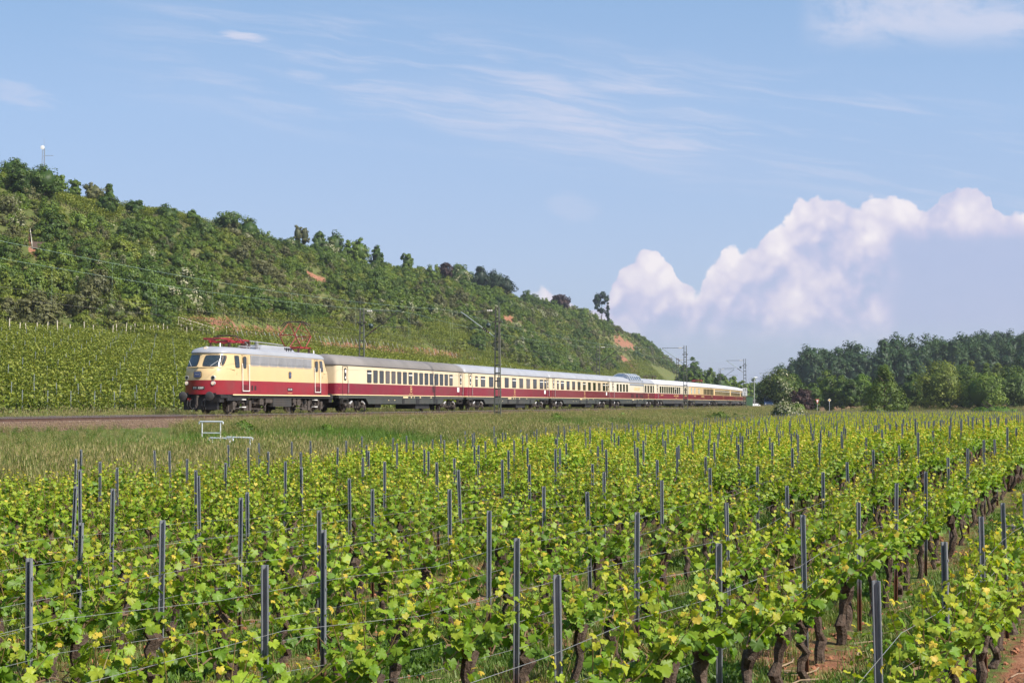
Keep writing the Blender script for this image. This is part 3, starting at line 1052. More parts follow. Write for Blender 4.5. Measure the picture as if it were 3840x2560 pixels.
def coach(l0, name, label, kind, roof, cream, red, skirt, windows, doors=(0.045, 0.958), extra=None):
    L2 = 13.05
    loc, rz = vehicle_frame(l0, l0 + 26.4)
    c = empty(name, loc, rz, label, 'train coach', 'coaches of the red and cream train')
    X = lambda t: (0.5 - t) * 26.1
    W = 1.40
    obj('red_lower_side', cached(('low', red.name), lambda: MB().loft([rplan(L2, W, 0.35, 1.235), rplan(L2, W + .008, 0.35, 2.018)]).mesh('red_lower_side', red, True)), c)
    if kind == 'dome':
        obj('cream_upper_side', cached(('updome', cream.name), lambda: MB().loft([rplan(L2, W + .008, 0.35, 2.022), rplan(L2, W, 0.35, 2.8), rplan(L2, W - .03, 0.35, 3.29)]).mesh('cream_upper_side', cream, True)), c)
    else:
        obj('cream_upper_side', cached(('up', cream.name), lambda: MB().loft([rplan(L2, W + .008, 0.35, 2.022), rplan(L2, W, 0.35, 2.8), rplan(L2, W - .03, 0.35, 3.29)]).mesh('cream_upper_side', cream, True)), c)
    rf = obj('roof', cached(('roof', roof.name), lambda: MB().loft([rplan(L2 + .02, W - .015, 0.36, 3.293), rplan(L2 + .02, W - .02, 0.36, 3.36), rplan(L2 - .02, 1.30, .36, 3.55), rplan(L2 - .1, 1.12, .4, 3.74), rplan(L2 - .25, .84, .4, 3.90), rplan(L2 - .45, .5, .3, 4.0), rplan(L2 - .65, .18, .15, 4.05)]).mesh('roof', roof, True)), c)
    obj('gutter', cached('gut', lambda: MB().loft([rplan(L2 + .03, W + .012, .36, 3.27), rplan(L2 + .03, W + .012, .36, 3.31)]).mesh('gutter', BLACK)), c)
    obj('cream_stripe', cached('str', lambda: MB().loft([rplan(L2 + .004, W + .012, .35, 1.195), rplan(L2 + .004, W + .012, .35, 1.245)]).mesh('cream_stripe', LINE)), c)
    def sk():
        mb = MB()
        for s in (-1, 1):
            mb.box((0, s * 1.33, 1.09), (25.6, 0.06, 0.22))
            mb.box((0, s * 1.31, 0.79), (15.2, 0.06, 0.42))
            # slanted ends of the deep skirt
            for e in (-1, 1):
                mb.add([(e * 7.6, s * 1.28, 0.58), (e * 7.6, s * 1.34, 0.58), (e * 7.6, s * 1.34, 0.99), (e * 7.6, s * 1.28, 0.99), (e * 8.1, s * 1.28, 0.99), (e * 8.1, s * 1.34, 0.99)],
                       [(0, 1, 2, 3), (0, 3, 4), (1, 5, 2), (0, 4, 5, 1), (3, 2, 5, 4)])
        mb.box((0, 0, 1.1), (25.8, 2.5, 0.18))
        return mb.mesh('skirt', skirt)
    s_ = obj('skirt', cached(('sk', skirt.name), sk), c)
    each_box('equipment_box', [((-3.6, 0.3, 0.45), (3.0, 1.7, 0.5)), ((1.0, 0, 0.62), (9.0, 1.6, 0.2)), ((5.1, 0.2, 0.48), (1.2, 1.6, 0.35))], BLACK, c)
    if skirt is GREENGREY:
        each_box('hatch', [((x, 1.352, 0.8), (0.7 if x == -2.1 else 0.42, 0.02, 0.34)) for x in (-6.3, -2.1, 0.9)], BLACK, s_)
        each_box('stencil_mark', [((x, 1.367, z), (w, 0.006, h)) for x, w, z, h in ((3.9, .14, .86, .05), (2.7, .16, .86, .05), (0.5, 1.0, 1.09, .10), (-.7, .22, 1.09, .09), (-1.3, .12, 1.09, .09), (-2.6, .25, 1.09, .08), (-5, .3, 1.09, .06))], LINE, s_)
    for e in (-1, 1):
        bogie(c, e * 9.5, 2.5, 0.46, False)
        def stp():
            mb = MB()
            for z in (0.62, 0.92):
                mb.box((0, 1.27, z), (0.86, 0.3, 0.04))
            mb.box((-.44, 1.3, 0.8), (0.04, 0.24, 0.42))
            mb.box((.44, 1.3, 0.8), (0.04, 0.24, 0.42))
            return mb.mesh('step', DARK)
        st = obj('step', cached('step', stp), c)
        st.location = (e * 11.85, 0.02, 0)
        for s in (-1, 1):
            bf = obj('buffer', cached('buf', lambda: MB().tube([(0, 0, 1.04), (.3, 0, 1.04), (.3, 0, 1.04), (.36, 0, 1.04)], [.11, .11, .25, .25], 14).mesh('buffer', BLACK)), c)
            bf.location = (e * 12.95, s * .875, 0)
            bf.rotation_euler = (0, 0, 0 if e > 0 else pi)
        gw = obj('gangway', cached('gang', lambda: rrect(MB(), (0, 0, 2.2), 1.0, 2.1, 0.16, 0.15, 'x').mesh('gangway', BLACK)), c)
        gw.location = (e * 13.02 if e > 0 else -13.18, 0, 0)
    for t in doors:
        def dr():
            mb = MB()
            mb.box((0, 1.416, 2.2), (0.82, 0.012, 1.95))
            mb.box((0, 1.420, 1.22), (0.9, 0.02, 0.05))
            return mb.mesh('door_seam', cream)
        dw = window_part(c, X(t), 2.25, 3.05, 0.28, name='door_window')
        fr = obj('door', cached('door_frame', lambda: MB().box((-.43, 1.409, 2.2), (.025, .02, 2.0)).box((.43, 1.409, 2.2), (.025, .02, 2.0)).box((0, 1.402, 3.2), (.86, .02, .02)).mesh('door', BLACK)), c)
        fr.location = (X(t), 0, 0)
        nt = obj('paper_notice', cached('not', lambda: MB().box((0, 1.436, 2.86), (.2, .004, .2)).mesh('paper_notice', WHITE)), fr)
        obj('paper_notice', cached('not2', lambda: MB().box((0, 1.436, 2.42), (.14, .004, .16)).mesh('paper_notice', WHITE)), fr)
        h = obj('handle', cached('hdl', lambda: MB().tube([(-.52, 1.45, 1.35), (-.52, 1.45, 2.25)], .018, 5).mesh('handle', STEEL)), fr)
    for t, w, bar in windows:
        window_part(c, X(t), 2.13, 3.0, w, bar, y=1.402)
    if extra:
        extra(c, X)
    return c


def emblem(c, X, t, body='DB', sub=True, z=1.72):
    e = obj('emblem', cached('emb', lambda: rrect(MB(), (0, 0, 0), 0.34, 0.46, 0.006, 0.07).mesh('emblem', GOLD)), c)
    e.location = (X(t), 1.411, z)
    p = obj('emblem_field', cached('embf', lambda: rrect(MB(), (0, 0.006, 0), 0.26, 0.38, 0.003, 0.05).mesh('emblem_field', RED2)), e)
    text('lettering', 'DB', 0.2, GOLD, e, (0, 0.011, 0), SIDE, 0.002)
    if sub:
        text('number_lettering', '61 80 19-90 001-2', 0.11, GOLD, c, (X(t), 1.412, z - 0.38), SIDE, 0.002)


def white_plate(c, X, t):
    p = obj('route_plate', cached('rp', lambda: MB().box((0, 0, 0), (0.5, 0.008, 0.38)).mesh('route_plate', WHITE)), c)
    p.location = (X(t), 1.412, 1.78)


# coach 1: dark roof, sixteen windows
W16 = [(0.2065 + k * 0.044, 0.74, k in (0, 7, 15)) for k in range(16)]


def ex1(c, X):
    emblem(c, X, 0.52)
    white_plate(c, X, 0.935)
    w = obj('warning_sign', MB().add([(-.16, 1.412, 1.62), (.16, 1.412, 1.62), (0, 1.412, 1.9), (-.16, 1.418, 1.62), (.16, 1.418, 1.62), (0, 1.418, 1.9)], [(0, 2, 1), (3, 4, 5), (0, 1, 4, 3), (1, 2, 5, 4), (2, 0, 3, 5)]).mesh('warning_sign', YELLOW), c)
    w.location = (X(0.014), -0.03, 0)


ends = [16.55 + 26.4 * k for k in range(10)]
coach(ends[0], 'passenger_coach', 'first coach behind the engine with dark grey roof and sixteen narrow windows', 'a', GREYROOF, CREAM2, RED2, GREENGREY, W16, extra=ex1)
WB = [(0.106, 0.62, True)] + [(0.174 + k * 0.0885, 1.16, k in (0, 4, 8)) for k in range(9)] + [(0.935, 0.62, True)]


def ex2(c, X):
    emblem(c, X, 0.535)
    white_plate(c, X, 0.93)


coach(ends[1], 'passenger_coach', 'second coach behind the engine, silver roof, wide windows behind the front lattice mast', 'b', SILVER, CREAM2, RED2, GREENGREY, WB, doors=(0.042, 0.968), extra=ex2)
coach(ends[2], 'passenger_coach', 'third coach behind the engine, silver roof, joined to the glass domed car', 'b', SILVER, CREAM2, RED3, GREENGREY, WB, doors=(0.042, 0.968), extra=ex2)


# coach 4: the dome car
def exdome(c, X):
    x0, x1 = X(0.40), X(0.72)
    xm, hl = (x0 + x1) / 2, (x0 - x1) / 2
    pan = MB()
    pan.loft([[(x0, 1.415, 2.95), (x1, 1.415, 2.95), (x1, 1.30, 3.62), (x0, 1.30, 3.62)], [(x0, 1.05, 2.95), (x1, 1.05, 2.95), (x1, 0.95, 3.62), (x0, 0.95, 3.62)]])
    pan.build('dome_side_panel', SLATE, c)
    base = MB()
    base.loft([[(x0, -1.3, 3.4), (x0, 1.29, 3.4), (x1, 1.29, 3.4), (x1, -1.3, 3.4)], [(x0 - .3, -1.0, 4.05), (x0 - .3, 1.0, 4.05), (x1 + .3, 1.0, 4.05), (x1 + .3, -1.0, 4.05)]])
    base.build('dome_base', SLATE, c)
    fr = MB()
    n = 5
    ribs = [x0 - 1.1 + (x1 - x0 + 1.9) * k / n for k in range(n + 1)]
    prof = [(1.29, 3.63), (0.98, 4.22), (0.45, 4.5), (-0.45, 4.5), (-0.98, 4.22), (-1.29, 3.63)]
    for xr in ribs:
        fr.tube([(xr, a, b) for a, b in prof], 0.03, 5)
    for a, b in prof:
        fr.tube([(ribs[0], a, b), (ribs[-1], a, b)], 0.025, 5)
    fo = fr.build('dome_frame', WHITE, c)
    for k in range(n):
        for q in range(5):
            (a0, b0), (a1, b1) = prof[q], prof[q + 1]
            g = MB()
            i, j = ribs[k] - .05, ribs[k + 1] + .05
            nrm = Vector((0, b0 - b1, a1 - a0)).normalized() * -0.02
            A = [(i, a0, b0), (j, a0, b0), (j, a1, b1), (i, a1, b1)]
            g.loft([A, [tuple(Vector(p) + nrm) for p in A]])
            g.build('pane', DOMEGL, fo)
    for e, xe, xr in ((1, x0, ribs[0]), (-1, x1, ribs[-1])):
        m = MB()
        low = [(xe + e * 1.2, a * 0.9, min(b, 3.8)) for a, b in prof]
        m.loft([[(xr, a, b) for a, b in prof], low], cap=False, closed=False)
        m.build('dome_end', DOMEGL, c)
    text('name_lettering', 'RHEINGOLD', 0.62, GOLD, c, (X(0.56), 1.412, 2.46), SIDE, 0.003)
    for t in (0.435, 0.455, 0.475, 0.545, 0.56, 0.575, 0.63, 0.65, 0.67, 0.69):
        v = obj('vent', cached('vent', lambda: MB().box((0, 0, 0), (0.26, 0.016, 0.5)).mesh('vent', BLACK)), c)
        v.location = (X(t), 1.412, 1.6)
    emblem(c, X, 0.83)


WD = [(0.14 + k * 0.066, 0.95, False) for k in range(4)] + [(0.765, 0.75, False), (0.83, 0.95, False), (0.9, 0.95, False), (0.958, 0.5, False)]
coach(ends[3], 'dome_coach', 'cream dome car with raised glass observation roof and gold name lettering', 'dome', SILVER, CREAM3, RED3, GREENGREY, WD, doors=(0.045,), extra=exdome)


def roof_pantograph(c, x, mat=None):
    mat = mat or PANRED
    mb = MB()
    for s in (-1, 1):
        mb.bar((x - 1.0, s * 0.75, 4.35), (x + 1.0, s * 0.75, 4.35), 0.08)
        mb.bar((x - 1.2, s * 0.6, 4.48), (x + 1.2, s * 0.7, 4.45), 0.06)
    for e in (-1, 1):
        mb.bar((x + e * 0.9, -0.8, 4.35), (x + e * 0.9, 0.8, 4.35), 0.08)
    mb.tube([(x - .2, -0.95, 4.45), (x - .2, -0.6, 4.58), (x - .2, .6, 4.58), (x - .2, .95, 4.45)], 0.04, 5)
    p = mb.build('pantograph', mat, c)
    ins = MB()
    for s in (-1, 1):
        for e in (-1, 1):
            for k in range(3):
                ins.tube([(x + e * .9, s * .6, 4.0 + k * .1), (x + e * .9, s * .6, 4.06 + k * .1)], 0.1, 8)
    ins.build('insulator', BROWNINS, p)


def exdine(c, X):
    text('name_lettering', 'TRANS EUROP EXPRESS', 0.34, GOLD, c, (X(0.575), 1.412, 1.72), SIDE, 0.002)
    text('side_lettering', 'SPEISEWAGEN', 0.26, GOLD, c, (X(0.17), 1.412, 1.78), SIDE, 0.002)
    text('side_lettering', 'SPEISEWAGEN', 0.26, GOLD, c, (X(0.87), 1.412, 1.78), SIDE, 0.002)
    text('number_lettering', '61 80 88-94 107-2', 0.13, GOLD, c, (X(0.575), 1.412, 1.42), SIDE, 0.002)
    roof_pantograph(c, X(0.1), DUSTY)


WE = [(0.13 + k * 0.0605, 1.05, k == 7) for k in range(10)] + [(0.86, 1.0, False)]
coach(ends[4], 'dining_coach', 'dining car behind the dome car, pale roof, ten windows and gold lettering', 'c', WHITEROOF, CREAM3, RED2, DARK, WE, doors=(0.05,), extra=exdine)


def exkit(c, X):
    text('name_lettering', 'TRANS EUROP EXPRESS', 0.34, GOLD, c, (X(0.5), 1.412, 1.72), SIDE, 0.002)
    text('side_lettering', 'SPEISEWAGEN', 0.26, GOLD, c, (X(0.18), 1.412, 1.78), SIDE, 0.002)
    text('side_lettering', 'SPEISEWAGEN', 0.26, GOLD, c, (X(0.9), 1.412, 1.78), SIDE, 0.002)
    roof_pantograph(c, X(0.62))
    for t in (0.05, 0.18, 0.345):
        window_part(c, X(t), 2.2, 3.0, 1.0, False, LGLASS, y=1.402)


WF = [(0.56 + k * 0.064, 1.1, False) for k in range(7)]
coach(ends[5], 'dining_coach', 'cream buffet car with few windows at its near end and dark pantograph on roof', 'c', WHITEROOF, CREAM, RED3, DARK, WF, doors=(), extra=exkit)


def exfar(c, X):
    emblem(c, X, 0.55)


WG = [(0.075 + k * 0.0655, 1.05, True) for k in range(14)]
for k, lb in ((6, 'seventh coach, cream with white roof and a close row of barred windows'), (7, 'eighth coach, cream with white roof, next to last of the train'), (8, 'last coach of the train, partly behind the mast with the white number sign')):
    coach(ends[k], 'passenger_coach', lb, 'f', WHITEROOF, CREAM, RED3, DARK, WG, doors=(), extra=exfar)


# ------------------------------------------------------------------ the engine
def build_engine():
    loc, rz = vehicle_frame(0.0, 16.5)
    e = empty('electric_locomotive', loc, rz, 'cream and crimson electric engine with creased nose at the head of the train', 'locomotive')
    zs = [1.15, 1.5, 1.97, 2.3, 2.7, 3.1, 3.48, 3.56]
    nose = lambda z: np.interp(z, [1.15, 1.97, 2.68, 2.74, 3.5, 3.6], [7.95, 7.96, 7.86, 7.80, 7.36, 7.32])
    gy = [0.0, 0.55, 0.95, 1.12, 1.26, 1.36, 1.43, 1.47]
    gx = [0.0, 0.16, 0.34, 0.52, 0.80, 1.15, 1.75, 2.6]
    wf = lambda z: np.interp(z, [1.15, 1.97, 2.7, 3.5, 3.6], [1.0, 1.0, 0.985, 0.945, 0.935])

    def half(z, sgn, dx=0.0):
        return [(sgn * (nose(z) + dx - g), y * wf(z), z) for y, g in zip(gy, gx)]

    def plan(z, dx=0.0):
        f = half(z, 1, dx)
        b = half(z, -1, dx)
        return f + b[::-1] + [(x, -y, zz) for x, y, zz in b[1:]] + [(x, -y, zz) for x, y, zz in f[::-1][:-1]]

    def front_x(y, z):
        return nose(z) - np.interp(abs(y) / wf(z), gy, gx)

    def side_y(x, z):
        return np.interp(nose(z) - abs(x), gx, gy) * wf(z)

    low = MB().loft([plan(z) for z in (1.15, 1.45, 1.70, 1.97)])
    ob = low.build('red_lower_body', RED, e, True)
    up = MB().loft([plan(z) for z in (1.975, 2.3, 2.68, 2.74, 3.1, 3.5, 3.58)])
    up.build('cream_upper_body', CREAM, e, True)
    def scaled(z, kx, ky, zz):
        return [(x * kx, y * ky, zz) for x, y, _ in plan(z)]
    rf = MB().loft([scaled(3.58, 1.012, 1.02, 3.57), scaled(3.58, 1.012, 1.02, 3.62), scaled(3.58, 0.995, 0.97, 3.76), scaled(3.58, 0.96, 0.86, 3.88), scaled(3.58, 0.92, 0.7, 3.95), scaled(3.58, 0.88, 0.4, 3.99)])
    roof = rf.build('roof', SILVER, e, True)
    ln = MB()
    for s in (-1, 1):
        ln.box((-.3, s * 1.47, 1.13), (13.4, 0.035, 0.06))
    ln.build('cream_stripe', LINE, e)
    # crease bead below the windscreens
    bead = MB()
    for s in (-1, 1):
        for sg in (1, -1):
            bead.tube([(sg * (front_x(y, 2.70) + 0.02), s * y * wf(2.70), 2.70 + 0.03 - 0.03 * y) for y in (0.0, 0.4, 0.8, 1.1, 1.3)] + [(sg * (nose(2.6) - 1.75), s * 1.43, 2.60)], 0.04, 5)
    bead.build('bead_moulding', CREAM, e)

    def patch(y0, y1, z0, z1, off, front=True, sg=1, n=8):
        """rounded pane lying on the curved body"""
        rows = []
        V, Fq = [], []
        for i in range(n + 1):
            for j in range(n + 1):
                u, v = -1 + 2 * i / n, -1 + 2 * j / n
                uu = u * sqrt(1 - 0.16 * v * v * v * v)
                vv = v * sqrt(1 - 0.16 * u * u * u * u)
                a = (y0 + y1) / 2 + uu * (y1 - y0) / 2
                z = (z0 + z1) / 2 + vv * (z1 - z0) / 2
                for k, o in enumerate((0.0, off)):
                    if front:
                        V.append((sg * (front_x(a, z) + o), a, z))
                    else:
                        V.append((a, (side_y(a, z) + o), z))
        N = n + 1
        idx = lambda i, j, k: (i * N + j) * 2 + k
        for i in range(n):
            for j in range(n):
                Fq.append((idx(i, j, 1), idx(i + 1, j, 1), idx(i + 1, j + 1, 1), idx(i, j + 1, 1)))
        for i in range(n):
            Fq.append((idx(i, 0, 0), idx(i + 1, 0, 0), idx(i + 1, 0, 1), idx(i, 0, 1)))
            Fq.append((idx(i, n, 1), idx(i + 1, n, 1), idx(i + 1, n, 0), idx(i, n, 0)))
            Fq.append((idx(0, i, 1), idx(0, i + 1, 1), idx(0, i + 1, 0), idx(0, i, 0)))
            Fq.append((idx(n, i, 0), idx(n, i + 1, 0), idx(n, i + 1, 1), idx(n, i, 1)))
        return MB().add(V, Fq)
    WG_ = principled('windscreen_glass', (0.02, 0.028, 0.034), 0.05, var=0.2, spec=0.9)
    GASK = principled('window_rubber', (0.06, 0.045, 0.035), 0.6)
    for s in (1, -1):
        a, b = (0.19, 1.16) if s > 0 else (-1.16, -0.19)
        w = patch(a - .04, b + .04, 2.76, 3.47, 0.016).build('windscreen', GASK, e, True)
        patch(a, b, 2.80, 3.43, 0.026).build('pane', WG_, w, True)
        wp = MB().tube([(front_x(s * .62, 2.80) + .05, s * .62, 2.79), (front_x(s * .95, 3.12) + .06, s * .97, 3.12)], 0.014, 5)
        wp.build('wiper', STEEL, w)
        # rear cab
        w2 = patch(a - .04, b + .04, 2.76, 3.47, 0.016, True, -1).build('windscreen', GASK, e, True)
        patch(a, b, 2.80, 3.43, 0.026, True, -1).build('pane', WG_, w2, True)
    nx = lambda d: 7.6 - d
    for sg in (1, -1):
        w = patch(*sorted((sg * 5.55, sg * 6.05)), 2.72, 3.46, 0.02, False).build('cab_window', GASK, e, True)
        patch(*sorted((sg * 5.59, sg * 6.01)), 2.76, 3.42, 0.03, False).build('pane', WG_, w, True)
        # cab door with its window, rails and steps
        dx = sg * 4.95
        d = MB()
        for k in (-.36, .36):
            d.box((dx + k, side_y(dx + k, 2.4) + .002, 2.45), (0.018, 0.012, 2.1))
        d.box((dx, side_y(dx, 3.48) + .002, 3.5), (0.72, 0.012, 0.018))
        do = d.build('cab_door', GASK, e)
        w = rrect(MB(), (dx, side_y(dx, 3) - 0.01, 3.06), 0.42, 0.74, 0.035, 0.14).build('door_window', GASK, do)
        rrect(MB(), (dx, side_y(dx, 3) + 0.0, 3.06), 0.34, 0.66, 0.035, 0.12).build('door_pane', WG_, do)
        h = MB()
        for k in (-.42, .42):
            h.tube([(dx + k, 1.50, 3.0 if k > 0 else 2.95), (dx + k, 1.535, 2.9), (dx + k, 1.56, 1.35)], 0.02, 5)
        h.tube([(dx - .42, 1.56, 1.36), (dx + .42, 1.56, 1.36)], 0.028, 5)
        h.build('handrail', WHITE, do)
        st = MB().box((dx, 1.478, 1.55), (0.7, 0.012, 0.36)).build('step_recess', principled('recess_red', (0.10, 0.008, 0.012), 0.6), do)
        each_box('cab_step', [((dx, 1.32, z), (0.46, 0.22, 0.05)) for z in (0.40, 0.85)], WHITE, e)
        # side number of the cab
        text('cab_number', '1' if sg > 0 else '2', 0.2, BLACK, e, (sg * 5.9, side_y(5.9, 2.3) + .004, 2.35), SIDE, 0.002)
    # silver grilles
    for k in range(7):
        x = 3.63 - k * 1.21
        g = rrect(MB(), (x, side_y(x, 3.2) - 0.03, 3.17), 1.19, 0.72, 0.05, 0.03).build('grille', ALU, e)
        sl_ = MB()
        for q in range(12):
            sl_.box((x, side_y(x, 3.2) + 0.026, 2.88 + q * 0.053), (1.05, 0.012, 0.022))
        sl_.build('grille_slat', ALU, g, kind='stuff')
    # lamps
    for s in (1, -1):
        y = s * 0.86
        xx = front_x(0.86, 1.8)
        for z, m, lens in ((1.80, STEEL, LAMP), (2.12, STEEL, BLACK)):
            xx = front_x(0.86, z)
            l = MB().tube([(xx - .16, y, z), (xx + .07, y, z)], 0.125, 16)
            lo = l.build('headlight' if lens is LAMP else 'tail_light', m, e, True)
            MB().tube([(xx + .06, y, z), (xx + .085, y, z)], 0.092, 14).build('lens', lens, lo, True)
    tl = MB().tube([(6.9, 0, 3.86), (7.12, 0, 3.84)], 0.125, 14).build('top_light', STEEL, e, True)
    MB().tube([(7.11, 0, 3.84), (7.14, 0, 3.84)], 0.095, 12).build('lens', LAMP, tl)
    # emblem on the nose and side plates
    em = rrect(MB(), (7.93, 0, 2.3), 0.50, 0.40, 0.06, 0.1, 'x').build('nose_emblem', BLACK, e)
    rrect(MB(), (7.95, 0, 2.3), 0.42, 0.32, 0.052, 0.07, 'x').build('emblem_rim', ALU, em)
    rrect(MB(), (7.95, 0, 2.3), 0.37, 0.27, 0.058, 0.05, 'x').build('emblem_field', NAVY, em)
    text('lettering', 'AKE', 0.17, ALU, em, (8.012, 0, 2.3), FRONT, 0.003)
    nz = MB()
    for s in (1, -1):
        pts = [(front_x(y, 1.55) + .012, s * y) for y in (0.0, 0.2, 0.4)]
        nz.loft([[(p[0], p[1], 1.42) for p in pts] + [(p[0] - .02, p[1], 1.42) for p in pts[::-1]], [(p[0], p[1], 1.62) for p in pts] + [(p[0] - .02, p[1], 1.62) for p in pts[::-1]]])
    np_ = nz.build('number_plate', BLACK, e)
    ang = math.atan2(0.16, 0.55)
    text('number_lettering', 'E10', 0.17, WHITE, np_, (front_x(.21, 1.5) + .018, -0.20, 1.52), (pi / 2, 0, pi / 2 - ang), 0.003)
    text('number_lettering', '1309', 0.17, WHITE, np_, (front_x(.19, 1.5) + .018, 0.18, 1.52), (pi / 2, 0, pi / 2 + ang), 0.003)
    sp = rrect(MB(), (-1.0, 1.462, 1.50), 0.72, 0.2, 0.02, 0.02).build('side_number_plate', BLACK, e)
    text('number_lettering', 'E10 1309', 0.15, WHITE, sp, (-1.0, 1.484, 1.50), SIDE, 0.002)
    text('data_lettering', '91 80 6110 309-8', 0.085, GOLD, e, (-1.0, 1.476, 1.27), SIDE, 0.002)
    sb = rrect(MB(), (-1.0, 1.455, 2.42), 0.34, 0.42, 0.03, 0.08).build('side_emblem', BLACK, e)
    rrect(MB(), (-1.0, 1.47, 2.42), 0.24, 0.32, 0.02, 0.05).build('emblem_rim', ALU, sb)
    rrect(MB(), (-1.0, 1.475, 2.42), 0.20, 0.28, 0.018, 0.04).build('emblem_field', NAVY, sb)
    text('lettering', 'AKE', 0.09, ALU, sb, (-1.0, 1.495, 2.42), SIDE, 0.002)
    # red aprons on the nose: the slanted grey fields
    each_box('cab_side_box', [((4.05, 1.472, 1.55), (0.2, 0.012, 0.3)), ((3.65, 1.472, 1.55), (0.22, 0.012, 0.26)), ((-5.5, 1.472, 1.45), (0.25, 0.012, 0.42))], BLACK, e)
    # underframe and front beam
    uf = MB()
    uf.box((0, 0, 1.03), (15.4, 2.75, 0.18))
    uf.box((7.45, 0, 0.92), (0.5, 2.6, 0.46))
    uf.box((-7.45, 0, 0.92), (0.5, 2.6, 0.46))
    uf.box((7.5, 0, 0.5), (0.25, 2.2, 0.5))
    uf.add([(6.9, 1.38, 1.12), (6.9, 1.38, 0.78), (5.2, 1.38, 0.80), (4.6, 1.38, 1.02), (4.6, 1.38, 1.12), (6.9, 1.30, 1.12), (6.9, 1.30, 0.78), (5.2, 1.30, 0.80), (4.6, 1.30, 1.02), (4.6, 1.30, 1.12)],
           [(4, 3, 2, 1, 0), (5, 6, 7, 8, 9), (0, 1, 6, 5), (1, 2, 7, 6), (2, 3, 8, 7), (3, 4, 9, 8)])
    uf.build('underframe', BLACK, e)
    bb = MB().box((-0.2, 1.15, 0.70), (2.5, 0.4, 0.56)).build('battery_box', DARK, e)
    for k in range(3):
        MB().box((-0.2, 1.362, 0.53 + k * 0.17), (2.3, 0.02, 0.03)).build('box_rib', DUSTY, bb)
    for k in range(9):
        cable = MB()
        x = random.uniform(-6.6, 6.6)
        cable.tube([(x, 1.2, 0.95), (x + .12, 1.3, 0.6), (x + .35, 1.3, 0.4), (x + .6, 1.25, 0.6), (x + .7, 1.2, 0.95)], 0.03, 5)
        cable.build('brake_pipe', DUSTY, e)
    each_box('equipment_box', [((x, 1.2, z), (w, 0.25, h)) for x, w, h, z in ((2.55, .5, .35, .72), (-2.6, .5, .4, .7), (1.55, .9, .28, .8), (-1.95, .4, .3, .8), (6.0, .3, .5, .5), (-6.0, .3, .5, .5), (4.0, .25, .6, .5), (-4.1, .3, .6, .48))], DUSTY, e)
    for sg in (1, -1):
        bogie(e, sg * 3.95, 3.4, 0.625, True)
        for s in (1, -1):
            b = MB().tube([(sg * 7.65, s * .875, 1.04), (sg * 8.1, s * .875, 1.04)], 0.12, 10)
            b.box((sg * 7.68, s * .875, 1.04), (0.06, 0.38, 0.38))
            bo = b.build('buffer', BLACK, e, True)
            MB().tube([(sg * 8.08, s * .875, 1.04), (sg * 8.12, s * .875, 1.04), (sg * 8.15, s * .875, 1.04)], [0.27, 0.27, 0.22], 18).build('buffer_head', principled('worn_buffer', (0.055, 0.05, 0.048), 0.6, var=0.3), bo, True)
        cp = MB()
        cp.bar((sg * 7.7, 0, 1.05), (sg * 8.05, 0, 1.02), 0.1).bar((sg * 8.0, 0, 1.05), (sg * 8.02, 0, 0.5), 0.09).tube([(sg * 8.02, -.08, .55), (sg * 8.08, 0, .38), (sg * 8.02, .08, .55)], 0.035, 5)
        cp.build('coupling', DUSTY, e)
        for yy in (-.62, -.45, .35, .52):
            MB().tube([(sg * 7.72, yy, 0.86), (sg * 7.98, yy, 0.8), (sg * 8.05, yy, .5), (sg * 7.9, yy * .9, 0.26), (sg * 7.72, yy * .8, 0.34)], 0.034, 6).build('air_hose', BLACK, e, True)
        for yy in (-.72, -.58):
            MB().box((sg * 7.75, yy, 0.83), (0.09, 0.07, 0.16)).build('hose_cock', SIGNR, e)
    # roof gear: hood, rails, insulators, horns
    hd = MB().loft([[(1.9, -.75, 3.9), (1.9, .75, 3.9), (-3.3, .75, 3.9), (-3.3, -.75, 3.9)], [(1.2, -.62, 4.28), (1.2, .62, 4.28), (-2.6, .62, 4.28), (-2.6, -.62, 4.28)]])
    ho = hd.build('roof_hood', SILVER, e)
    for k in range(6):
        MB().box((-2.55 - k * 0.11, 0.0, 4.27 - k * 0.058), (0.05, 1.15, 0.02)).build('hood_slat', BLACK, ho)
    for k in range(7):
        MB().box((-1.8 - k * 0.16, 0.685 + (0.03 * (k % 2)), 4.08), (0.09, 0.03, 0.26)).build('hood_vent', BLACK, ho)
    rl = MB()
    for s in (1, -1):
        rl.tube([(4.9, s * 1.0, 4.05), (2.2, s * 1.0, 4.05)], 0.03, 5)
        for x in (4.9, 3.6, 2.2):
            rl.tube([(x, s * 1.0, 3.84), (x, s * 1.0, 4.05)], 0.025, 5)
    rl.tube([(2.9, .3, 4.5), (1.0, .3, 4.45), (-1.2, .3, 4.42), (-2.3, .3, 4.38)], 0.03, 5)
    rl.tube([(3.0, .3, 4.5), (2.7, .45, 4.2)], 0.025, 5)
    rl.build('roof_conductor', ALU, e)
    for sg in (1, -1):
        MB().tube([(sg * 6.35, 0.55, 3.86), (sg * 6.35, .55, 4.02), (sg * 6.35, .55, 4.06), (sg * 6.35, .55, 4.2)], [0.03, 0.05, 0.05, 0.03], 8).build('horn', WHITE, e)

